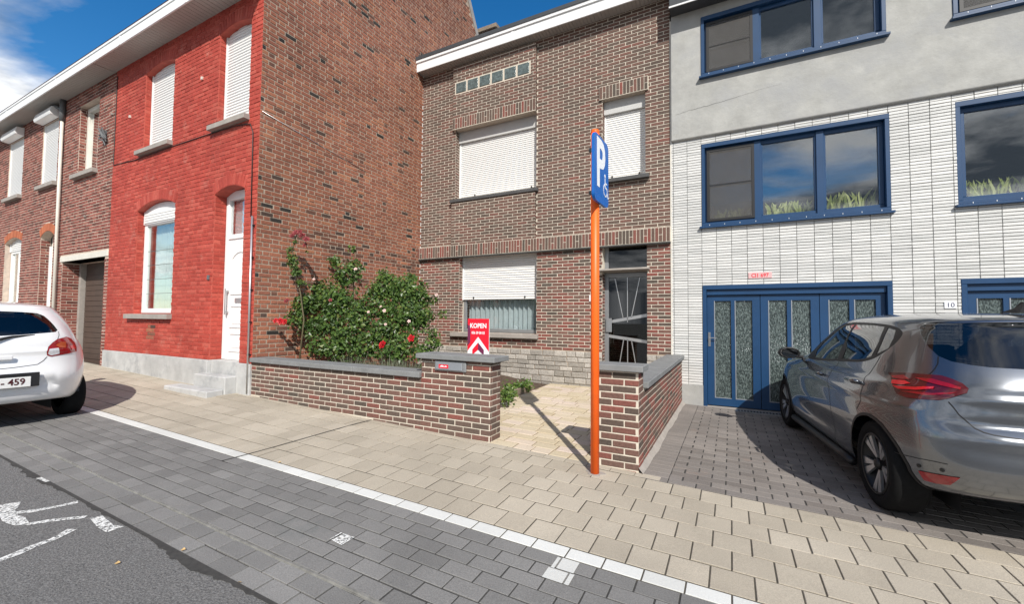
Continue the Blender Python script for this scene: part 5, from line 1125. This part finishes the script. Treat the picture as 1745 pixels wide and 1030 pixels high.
class Car:
    def __init__(s, shape, O, d, name, label, ground):
        s.S = CarShape(**shape); d = np.array(d, float); d /= np.linalg.norm(d); s.d = d; s.l = np.array([-d[1], d[0], 0.]); s.O = np.array(O, float)
        s.t = thing(name, tuple(s.O), label, 'car')
    def W(s, P, side=1):
        P = np.asarray(P, float); return s.O+P[..., 0:1]*s.d+side*P[..., 1:2]*s.l+P[..., 2:3]*np.array([0, 0, 1.])
    def Wn(s, N, side=1): return N[..., 0:1]*s.d+side*N[..., 1:2]*s.l+N[..., 2:3]*np.array([0, 0, 1.])
    def sheet(s, name, outer, holes, m, side, off=0., parent=None, step=(.0085, .17), both=False):
        """triangulated patch of the body sheet inside a parameter outline, with exact surface normals"""
        dens = lambda p: [q for i in range(len(p)) for q in [tuple(np.array(p[i])+(np.array(p[(i+1) % len(p)])-np.array(p[i]))*k/n_) for n_ in [max(1, int(max(abs(p[(i+1) % len(p)][0]-p[i][0])/step[0], abs(p[(i+1) % len(p)][1]-p[i][1])/step[1])))] for k in range(n_)]]
        outer = dens(outer); holes = [dens(h) for h in holes]
        aa = [q[0] for q in outer]; vv = [q[1] for q in outer]; ex = []
        allp = [outer]+holes
        edge = np.array([q for p in allp for q in p])
        G = np.array([(a, v) for a in np.arange(min(aa), max(aa), step[0]) for v in np.arange(min(vv), max(vv), step[1])]); ok = in_poly_many(G, outer)
        for h in holes: ok &= ~in_poly_many(G, h)
        G = G[ok]; ex = [tuple(q) for q in G if np.min(np.abs(edge[:, 0]-q[0])/step[0]+np.abs(edge[:, 1]-q[1])/step[1]) > .45]
        SX, SV = 5.9, .125      # bring both axes to about metres before triangulating
        v2, fs = cdt_faces([(a*SX, v*SV) for a, v in outer], [[(a*SX, v*SV) for a, v in h] for h in holes], [(a*SX, v*SV) for a, v in ex])
        A = np.array([q[0]/SX for q in v2]); Vv = np.array([q[1]/SV for q in v2]); A = np.clip(A, 0, 1); Vv = np.clip(Vv, 0, s.S.K)
        P = s.S.pt(A, Vv); N = s.S.nrm(A, Vv); P = P+N*off
        res = (P, N, fs)
        return s.make(name, [(P, N, fs, side)], m, parent)
    def make(s, name, parts, m, parent=None):
        V = []; F = []; NN = []; n = 0
        for (P, N, fs, side) in parts:
            w = s.W(P, side); nw = s.Wn(N, side); V.append(w); NN.append(nw)
            for f in fs:
                a, b, c = (w[i] for i in f[:3]); fn = np.cross(b-a, c-a); F.append(tuple(i+n for i in (f if fn@nw[f[0]] > 0 else f[::-1])))
            n += len(P)
        me = mesh_of(name, np.concatenate(V), F, m, True)
        try: me.normals_split_custom_set_from_vertices([tuple(q) for q in np.concatenate(NN)])
        except Exception: pass
        return put(name, me, parent or s.t)
    def merge(s, objs, name):
        """join the two mirrored halves into one mesh"""
        a, b = objs; n = len(a.data.vertices); V = [tuple(v.co) for v in a.data.vertices]+[tuple(v.co) for v in b.data.vertices]
        F = [tuple(p.vertices) for p in a.data.polygons]+[tuple(i+n for i in p.vertices) for p in b.data.polygons]
        NN = [None]*len(V)
        for o_, k in ((a, 0), (b, n)):
            cn = o_.data.corner_normals
            for lp in o_.data.loops: NN[k+lp.vertex_index] = tuple(cn[lp.index].vector)
        me = mesh_of(name, V, F, a.data.materials[0], True)
        try: me.normals_split_custom_set_from_vertices([q or (0, 0, 1) for q in NN])
        except Exception: pass
        par = a.parent; bpy.data.objects.remove(a); bpy.data.objects.remove(b); return put(name, me, par)
    def seam(s, name, pts, w, side, m, parent=None, off=.0015):
        pts = np.array(pts, float); d = []
        for i in range(len(pts)-1):
            for k in range(6): d.append(pts[i]+(pts[i+1]-pts[i])*k/6)
        d.append(pts[-1]); d = np.array(d); P = s.S.pt(d[:, 0], d[:, 1]); N = s.S.nrm(d[:, 0], d[:, 1]); T = np.gradient(P, axis=0); B = np.cross(N, T); B /= np.linalg.norm(B, axis=1, keepdims=True)+1e-9
        Q = np.concatenate([P+N*off-B*w/2, P+N*off+B*w/2]); n = len(P); return s.make(name, [(Q, np.concatenate([N, N]), [(i, i+1, n+i+1, n+i) for i in range(n-1)], side)], m, parent)
    def wheel(s, x, y, r, wdt, side, style):
        """tyre and rim as lathed bodies, spokes as raised blades"""
        root = None; c = np.array([x, y, r]); n = 40
        def lathe(prof, name, m, parent):
            V = []; F = []; k = len(prof)
            for i in range(n):
                a = 6.2832*i/n
                for (rr, yy) in prof: V.append((c[0]+rr*math.cos(a), c[1]+yy, c[2]+rr*math.sin(a)))
            for i in range(n):
                for j in range(k-1): F.append((i*k+j, i*k+j+1, ((i+1) % n)*k+j+1, ((i+1) % n)*k+j))
            P = s.W(np.array(V), side); return put(name, mesh_of(name, P, F, m, True), parent)
        tyre = lathe([(r*.64, -wdt*.4), (r*.70, .004), (r*.88, .014), (r*.96, .0), (r, -.03), (r, -wdt+.03), (r*.95, -wdt), (r*.64, -wdt)], 'wheel', M['tyre'], s.t)
        lathe([(r*.645, .006), (r*.67, .012), (r*.70, .006), (r*.665, -.012), (r*.62, -.09), (r*.2, -.10), (0.001, -.10)], 'rim', M['black'] if style == 'alloy' else M['alloy'], tyre)
        if style == 'alloy':
            mb = MB()
            for k in range(5):
                a0 = 6.2832*k/5+.9
                for dd, wd in ((-.20, .055), (.20, .055)):
                    for (r0, r1, w0, w1, t0) in ((.05, .665*r, .016, wd, dd*.55),):
                        a = a0; e0 = np.array([math.cos(a+dd*.3), math.sin(a+dd*.3)]); e1 = np.array([math.cos(a+dd), math.sin(a+dd)]); q0 = np.array([-e0[1], e0[0]]); q1 = np.array([-e1[1], e1[0]])
                        p = [e0*r0-q0*w0*.5, e0*r0+q0*w0*.5, e1*r1+q1*w1*.5, e1*r1-q1*w1*.5]
                        P0 = s.W(np.array([[c[0]+u[0], c[1]-.004-.02*(1-i_//2), c[2]+u[1]] for i_, u in enumerate(p)]), side); dv_ = -s.l*side*.02
                        mb.prism(list(P0), dv_)
            mb.build('spokes', M['alloy'], tyre)
            hub = [(0.001, .0), (.03, -.002), (.034, -.02)]; lathe(hub, 'hub_cap', M['black'], tyre)
        return tyre
    def tub(s):
        """dark cabin floor, wheel wells and seats, seen through the glass and under the sills"""
        return None
ARC = lambda S, x0, z0, r, side=1: None
def wheel_arch(car, x0, z0, r):
    """outline of a wheel opening, found on the body sheet in its parameters"""
    S = car.S; A = np.linspace(.12, .9, 500); V = np.linspace(0, 6, 160); AA, VV = np.meshgrid(A, V, indexing='ij'); P = S.pt(AA, VV); out = []
    for t in np.linspace(-.12, math.pi+.12, 34):
        x, z = x0+r*math.cos(t), z0+r*math.sin(t); D = np.hypot(P[..., 0]-x, P[..., 2]-z)+np.where(P[..., 1] < .45, 9, 0); i = np.unravel_index(np.argmin(D), D.shape); out.append((float(A[i[0]]), float(max(V[i[1]], .0))))
    out = [out[0]]+[out[i] for i in range(1, len(out)) if abs(out[i][0]-out[i-1][0])+abs(out[i][1]-out[i-1][1])*.05 > .0015]
    lo = .0; return [(out[0][0], lo)]+[o for o in out if o[1] > .05]+[(out[-1][0], lo)]
def smooth_poly(p, it=1):
    for _ in range(it): p = [q for i in range(len(p)) for q in ((np.array(p[i])*.75+np.array(p[(i+1) % len(p)])*.25), (np.array(p[i])*.25+np.array(p[(i+1) % len(p)])*.75))]
    return [tuple(float(x) for x in q) for q in p]
def build_car(car, paint, F, arches, wheelbase, r, track, wdt, style, vis, lamps, seams):
    """F: outlines on the half sheet; everything is made for both sides"""
    S = car.S; hol = []
    ar = [wheel_arch(car, 0., r, arches), wheel_arch(car, wheelbase, r, arches)]
    rear = [(0., F['rear_glass'][0][1])]+[q for q in F['rear_glass']]+[(0., F['rear_glass'][-1][1])]
    wind = F['windshield']
    a0, a1 = ar[0], ar[1]
    # the bottom edge runs along v = 0 and up and over each wheel opening
    a0s = sorted([a0, a1], key=lambda q: min(x[0] for x in q)); low = []
    for q in a0s:
        q = q if q[0][0] < q[-1][0] else q[::-1]; low += q
    def half(side):
        outer = [(0., .0)]+low+[(1., .0), (1., wind[-1][1])] if False else None
        bd = [(0., 0.)]+low+[(1., 0.), (1., F['ws_low'])]+F['ws']+[(1., F['ws_top']), (1., 12.), (0., 12.), (0., F['rg_top'])]+F['rg']+[(0., F['rg_low'])]
        return car.sheet('body', bd, [smooth_poly(F['dlo'])]+[F[k] for k in F if k.startswith('lamp')], paint, side)
    body = car.merge((half(1), half(-1)), 'body')
    for nm, poly in (('rear_window', [(0., F['rg_low']), (0., F['rg_top'])]+F['rg']), ('windshield', [(1., F['ws_low'])]+F['ws']+[(1., F['ws_top'])])):
        car.merge((car.sheet(nm, poly, [], M['car_glass_dark'] if nm == 'rear_window' else M['car_glass'], 1, -.004), car.sheet(nm, poly, [], M['car_glass_dark'] if nm == 'rear_window' else M['car_glass'], -1, -.004)), nm)
    for side in (1, -1):
        dl = smooth_poly(F['dlo']); panes = [F[k] for k in ('g1', 'g2', 'g3') if k in F]
        car.sheet('window_surround', dl, panes, M['black'], side, -.003)
        for p in panes: car.sheet('side_window', p, [], M['car_glass'], side, -.006)
        for k in F:
            if k.startswith('lamp'): 
                lo = car.sheet('tail_lamp', F[k], [], lamps[k][0], side, .006)
                for (poly, m_, of) in lamps[k][1]: car.sheet('lens', poly, [], m_, side, of, lo, step=(.004, .08))
        for (nm, pts, w_) in seams: car.seam(nm, pts, w_, side, M['black'], body)
        for q in ar: car.seam('arch_trim', [x for x in q if x[1] > .1], .022, side, M['black'] if style == 'alloy' else paint, body, .003)
        for x in (0., wheelbase):
            car.wheel(x, track, r, wdt, side, style)
            mb = MB(); n = 18        # wheel well
            V = []; Fq = []
            for i in range(n+1):
                a = math.pi*i/n-.1+.2*i/n*0; cx, cz_ = x+(arches+.005)*math.cos(a), r+(arches+.005)*math.sin(a); V += [(cx, track-.03-.05*abs(math.cos(a)), cz_), (cx, track-.34, cz_)]
            for i in range(n): Fq.append((2*i, 2*i+1, 2*i+3, 2*i+2))
            V += [(x-arches, track-.32, .15), (x+arches, track-.32, .15), (x+arches, track-.32, r+arches), (x-arches, track-.32, r+arches)]; k = 2*(n+1); Fq.append((k, k+1, k+2, k+3))
            put('wheel_well', mesh_of('wheel_well', car.W(np.array(V), side), Fq, M['black']), car.t)
    # cabin: floor, seats, dashboard
    mb = MB(); U3 = (car.d, car.l, np.array([0, 0, 1.]))
    def cb(x0, x1, y0, y1, z0, z1): mb.obox(car.O+car.d*(x0+x1)/2+car.l*(y0+y1)/2+np.array([0, 0, z0]), car.d, car.l, (0, 0, 1), x1-x0, y1-y0, z1-z0)
    hw = S.side[3][0]-.2; cb(.1, wheelbase-.4, -hw+.12, hw-.12, .22, .32); cb(wheelbase-.9, wheelbase-.5, -hw, hw, .6, .95); cb(-.32, .12, -hw, hw, .3, .86)
    mb.build('cabin', M['black'], car.t)
    for (x, ys) in ((.28, (-.42, 0., .42)), (1.15, (-.36, .36))):
        for y in ys:
            m2 = MB(); c = lambda x_, y_, z_: car.O+car.d*x_+car.l*y_+np.array([0, 0, z_]); t = .24
            m2.prism([c(x, y-t, .45), c(x+.16, y-t, .45), c(x+.02, y-t*.9, 1.02), c(x-.10, y-t*.9, 1.02)], car.l*2*t)
            m2.prism([c(x-.10, y-.13, 1.06), c(x+.0, y-.13, 1.06), c(x-.03, y-.12, 1.24), c(x-.12, y-.12, 1.24)], car.l*.26); m2.build('seat', M['black'], car.t, bevel=.03, seg=2)
    return body
def mirror(car, x, y, z, m, side, s=1.):
    mb = MB(); ring = []
    for i, (dx, k) in enumerate(((-.05, .75), (-.06, 1.), (.0, 1.05), (.07, .8), (.11, .3))):
        for j in range(10):
            a = 6.2832*j/10; ring.append((x+dx*s, y+.10*k*s*math.cos(a)*1.1, z+.068*k*s*math.sin(a)))
    F = [(i*10+j, i*10+(j+1) % 10, (i+1)*10+(j+1) % 10, (i+1)*10+j) for i in range(4) for j in range(10)]+[tuple(range(10)), tuple(range(40, 50))]
    o = put('mirror', mesh_of('mirror', car.W(np.array(ring), side), F, m, True), car.t)
    MB().tube(list(car.W(np.array([[x+.02, y-.05, z-.04], [x+.05, y-.16, z-.05]]), side)), .02, 6).build('mirror_arm', M['black'], o)
    gl = [(x-.061*s, y+.085*s*math.cos(6.2832*j/10), z+.055*s*math.sin(6.2832*j/10)) for j in range(10)]
    put('mirror_glass', mesh_of('mirror_glass', car.W(np.array(gl), side), [tuple(range(10))], M['car_glass_dark']), o)

# --- silver hatchback on the driveway
CO = (1.853, 4.315, -1.413); sc_ = Car(SIL, CO, (-.125, .992, 0), 'parked_car', 'silver grey hatchback parked nose to the blue garage door', dz)
FS = dict(
    dlo=[(.700, 6.70), (.775, 7.25), (.765, 8.05), (.715, 8.85), (.66, 9.38), (.485, 9.52), (.340, 9.48), (.268, 9.30), (.235, 9.08), (.215, 8.78), (.220, 8.45), (.238, 8.05), (.255, 7.75), (.275, 7.55), (.297, 7.42), (.328, 7.32), (.495, 7.08), (.62, 6.85)],
    g1=[(.655, 7.05), (.70, 7.45), (.695, 8.1), (.655, 8.75), (.605, 9.15), (.478, 9.33), (.422, 7.32), (.520, 7.18)],
    g2=[(.452, 9.30), (.335, 9.28), (.282, 9.15), (.280, 8.30), (.285, 7.66), (.307, 7.52), (.330, 7.45), (.40, 7.36), (.405, 7.6)],
    g3=[(.268, 9.08), (.240, 8.92), (.238, 8.50), (.243, 8.05), (.272, 7.75), (.270, 8.30)],
    rear_glass=[(0, 9.5), (0, 7.5)], windshield=[(1, 7), (1, 9)],
    rg=[(.072, 9.52), (.103, 9.47), (.140, 9.40), (.165, 9.50), (.180, 9.40), (.187, 9.10), (.180, 8.70), (.173, 8.45), (.165, 8.20), (.152, 7.87), (.138, 7.70), (.120, 7.61), (.103, 7.56), (.07, 7.54)], rg_top=9.55, rg_low=7.53,
    ws=[(.90, 7.3), (.86, 7.5), (.84, 8.3), (.835, 9.1), (.86, 9.4)], ws_low=7.2, ws_top=9.5,
    lamp_a=[(.220, 7.08), (.185, 7.18), (.165, 7.18), (.147, 7.18), (.138, 7.08), (.128, 6.88), (.122, 6.55), (.122, 6.20), (.128, 6.00), (.135, 5.78), (.143, 5.62), (.155, 5.56), (.175, 5.50), (.189, 5.60), (.200, 6.15), (.212, 6.88)],
    lamp_r=[(.168, 2.45), (.147, 2.50), (.130, 2.55), (.138, 2.05), (.150, 1.95), (.162, 1.98)])
lens_a = [([(.210, 6.95), (.190, 7.05), (.180, 6.85), (.193, 6.75), (.206, 6.80)], M['lamp_red'], .011), ([(.205, 6.62), (.186, 6.72), (.176, 6.50), (.186, 6.26), (.201, 6.22)], M['lamp_bright'], .011), ([(.199, 6.10), (.186, 6.14), (.168, 6.22), (.160, 6.36), (.150, 6.45), (.150, 6.25), (.166, 6.02), (.188, 5.92)], M['lamp_bright'], .011),
          ([(.175, 6.98), (.155, 7.0), (.138, 6.8), (.128, 6.58), (.128, 6.4), (.145, 6.6), (.163, 6.82)], M['lamp_red'], .010), ([(.185, 5.82), (.155, 5.78), (.135, 6.0), (.13, 6.18), (.15, 5.95), (.168, 5.92)], M['lamp_red'], .009)]
build_car(sc_, M['silver'], FS, .365, 2.604, .325, .885, .205, 'alloy', 1, {'lamp_a': (M['lamp_dark'], lens_a), 'lamp_r': (M['lamp_red'], [])},
    [('tailgate_seam', [(.135, 5.60), (.130, 5.35), (.125, 5.05), (.118, 4.80), (.113, 4.60), (.107, 4.50), (.100, 4.45), (.077, 4.40), (0., 4.38)], .007), ('tailgate_seam', [(.160, 7.20), (.155, 7.40), (.152, 7.60), (.152, 7.85)], .006),
     ('door_seam', [(.255, 7.72), (.262, 7.2), (.268, 6.5), (.263, 5.85), (.260, 5.20), (.265, 4.75), (.285, 4.2)], .006), ('door_seam', [(.412, 7.25), (.412, 6.0), (.412, 4.5), (.412, 2.2), (.415, 1.2)], .006), ('door_seam', [(.700, 6.6), (.705, 5.5), (.705, 4.), (.69, 2.4), (.66, 1.2)], .006),
     ('bumper_seam', [(.205, 2.98), (.193, 2.95), (.170, 3.0), (.152, 3.05), (.140, 3.05)], .005)])
for side in (1, -1):
    mirror(sc_, 1.92, 1.0, 1.03, M['black'], side)
    for (a, v) in ((.452, 5.45), (.292, 5.75)):
        P = sc_.S.pt(np.array([a-.018, a+.018]), np.array([v+.06, v-.02])); N = sc_.S.nrm(np.array([a, a]), np.array([v, v])); Q = sc_.W(np.array([P[0]+N[0]*.004, P[0]+N[0]*.028, P[1]+N[1]*.03, P[1]+N[1]*.004]), side)
        MB().tube(list(Q), [.012, .014, .014, .012], 8).build('door_handle', M['silver'], sc_.t, smooth=True)
    for (a, v) in ((.168, 2.68), (.145, 2.74)):
        P = sc_.S.pt(a, v); N = sc_.S.nrm(a, v); MB().tube(list(sc_.W(np.array([P-N*.004, P+N*.004]), side)), .013, 12).build('parking_sensor', M['black'], sc_.t)
# lower tailgate and bumper relief, plate, shark-fin aerial, sill trim
fin = [(.02, 0, 1.485), (.22, 0, 1.487), (.10, 0, 1.52), (.03, 0, 1.565), (.0, 0, 1.56)]
Pf = sc_.W(np.array([(x, .022*(1 if z < 1.5 else .25), z) for x, y, z in fin])); Pb = sc_.W(np.array([(x, -.022*(1 if z < 1.5 else .25), z) for x, y, z in fin])); n = len(fin)
MB().add(list(Pf)+list(Pb), [tuple(range(n)), tuple(range(2*n-1, n-1, -1))]+[(i, (i+1) % n, n+(i+1) % n, n+i) for i in range(n)]).build('aerial', M['black'], sc_.t)
pu, pv = -sc_.l, np.array([0, 0, 1.])
text('badge', 'SANDERO', .052, sc_.W(np.array([-.648, .0, .735])), pu, pv, M['alu'], sc_.t, 1.6)
pl = MB().obox(sc_.W(np.array([-.69, 0, .55])), pu, pv, np.cross(pu, pv), .52, .11, .01).build('number_plate', M['plate'], sc_.t)
for side in (1, -1): MB().tube(list(sc_.W(np.array([[x, .885, .205] for x in np.linspace(.42, 2.2, 8)]), side)), .035, 8).build('sill_trim', M['black'], sc_.t, smooth=True)
MB().obox(sc_.W(np.array([1.3, 0, .235])), sc_.d, sc_.l, (0, 0, 1), 2.9, 1.3, .03).build('floor_pan', M['black'], sc_.t)

# --- white hatchback at the kerb
wc = Car(WHT, (-7.65, 1.535, -1.288), (-1, .0, 0), 'parked_car', 'white hatchback parked along the kerb at the left edge, seen from behind', gz)
FWH = dict(
    dlo=[(.66, 6.6), (.74, 7.2), (.73, 8.1), (.68, 8.9), (.62, 9.3), (.45, 9.45), (.30, 9.35), (.235, 9.0), (.215, 8.5), (.23, 7.8), (.28, 7.4), (.33, 7.2), (.5, 6.95)],
    g1=[(.62, 7.05), (.67, 7.45), (.66, 8.1), (.61, 8.8), (.56, 9.15), (.45, 9.3), (.42, 7.25), (.52, 7.15)], g2=[(.42, 9.28), (.31, 9.2), (.25, 8.9), (.235, 8.5), (.25, 7.85), (.29, 7.55), (.34, 7.35), (.39, 7.3)],
    rear_glass=[(0, 9), (0, 7)], windshield=[(1, 7), (1, 9)],
    rg=[(.03, 8.97), (.057, 8.93), (.09, 8.84), (.102, 8.6), (.107, 8.25), (.114, 7.6), (.107, 7.48), (.068, 7.40), (.037, 7.35)], rg_top=9.0, rg_low=7.30,
    ws=[(.90, 7.3), (.86, 7.5), (.84, 8.3), (.835, 9.1), (.86, 9.4)], ws_low=7.2, ws_top=9.5,
    lamp_a=[(.075, 5.80), (.080, 6.28), (.090, 6.68), (.103, 6.98), (.128, 7.15), (.143, 6.98), (.148, 6.58), (.148, 6.05), (.143, 5.60), (.115, 5.48), (.098, 5.42), (.082, 5.34), (.075, 5.46)])
lens_w = [([(.077, 5.75), (.080, 6.02), (.098, 6.08), (.098, 5.55), (.082, 5.44), (.077, 5.56)], M['lamp_clear'], .010), ([(.094, 6.42), (.108, 6.74), (.120, 6.68), (.114, 6.05), (.100, 6.12)], M['lamp_amber'], .010), ([(.126, 6.2), (.14, 6.3), (.14, 5.9), (.128, 5.8)], M['lamp_bright'], .010)]
build_car(wc, M['white_car'], FWH, .33, 2.45, .285, .775, .175, 'steel', -1, {'lamp_a': (M['lamp_red'], lens_w)},
    [('tailgate_seam', [(0., 4.58), (.020, 4.62), (.058, 4.75), (.068, 5.02), (.075, 5.34)], .007), ('tailgate_seam', [(.104, 6.98), (.112, 7.3), (.114, 7.5)], .005), ('door_seam', [(.25, 7.6), (.262, 6.5), (.255, 5.2), (.27, 4.)], .005), ('door_seam', [(.41, 7.2), (.41, 1.3)], .005), ('door_seam', [(.66, 6.6), (.67, 4.), (.65, 1.3)], .005)])
for side in (1, -1): mirror(wc, 1.72, .93, .98, M['white_car'], side, .9)
wu_, wv_ = -wc.l, np.array([0, 0, 1.]); wn_ = np.cross(wu_, wv_)
rec = MB().obox(wc.W(np.array([-.585, .03, .545])), wu_, wv_, wn_, .62, .16, .012).build('plate_recess', M['black'], wc.t, bevel=.008)
pl = MB().obox(wc.W(np.array([-.600, .05, .525])), wu_, wv_, wn_, .52, .113, .008).build('number_plate', M['plate'], wc.t, bevel=.004)
text('lettering', '- 459', .098, wc.W(np.array([-.610, -.075, .528])), wu_, wv_, M['plate_red'], pl, .88, .0022)
MB().tube(list(wc.W(np.array([[-.50, .06, .995], [-.47, -.08, 1.03], [-.44, -.26, 1.045]]))), [.02, .012, .008], 8).build('wiper', M['black'], wc.t, smooth=True)
MB().obox(wc.W(np.array([-.535, 0., .80])), wu_, wv_, wn_, .16, .05, .02).build('tailgate_handle', M['white_car'], wc.t, bevel=.012, seg=2)
MB().obox(wc.W(np.array([1.1, 0, .24])), wc.d, wc.l, (0, 0, 1), 2.4, 1.1, .03).build('floor_pan', M['black'], wc.t)
# ------------------------------------------------------------------ lift everything to eye height
for o in list(SC.objects):
    if o.parent is None and o.type not in ('CAMERA', 'LIGHT'): o.location.z += H
bpy.context.view_layer.update()
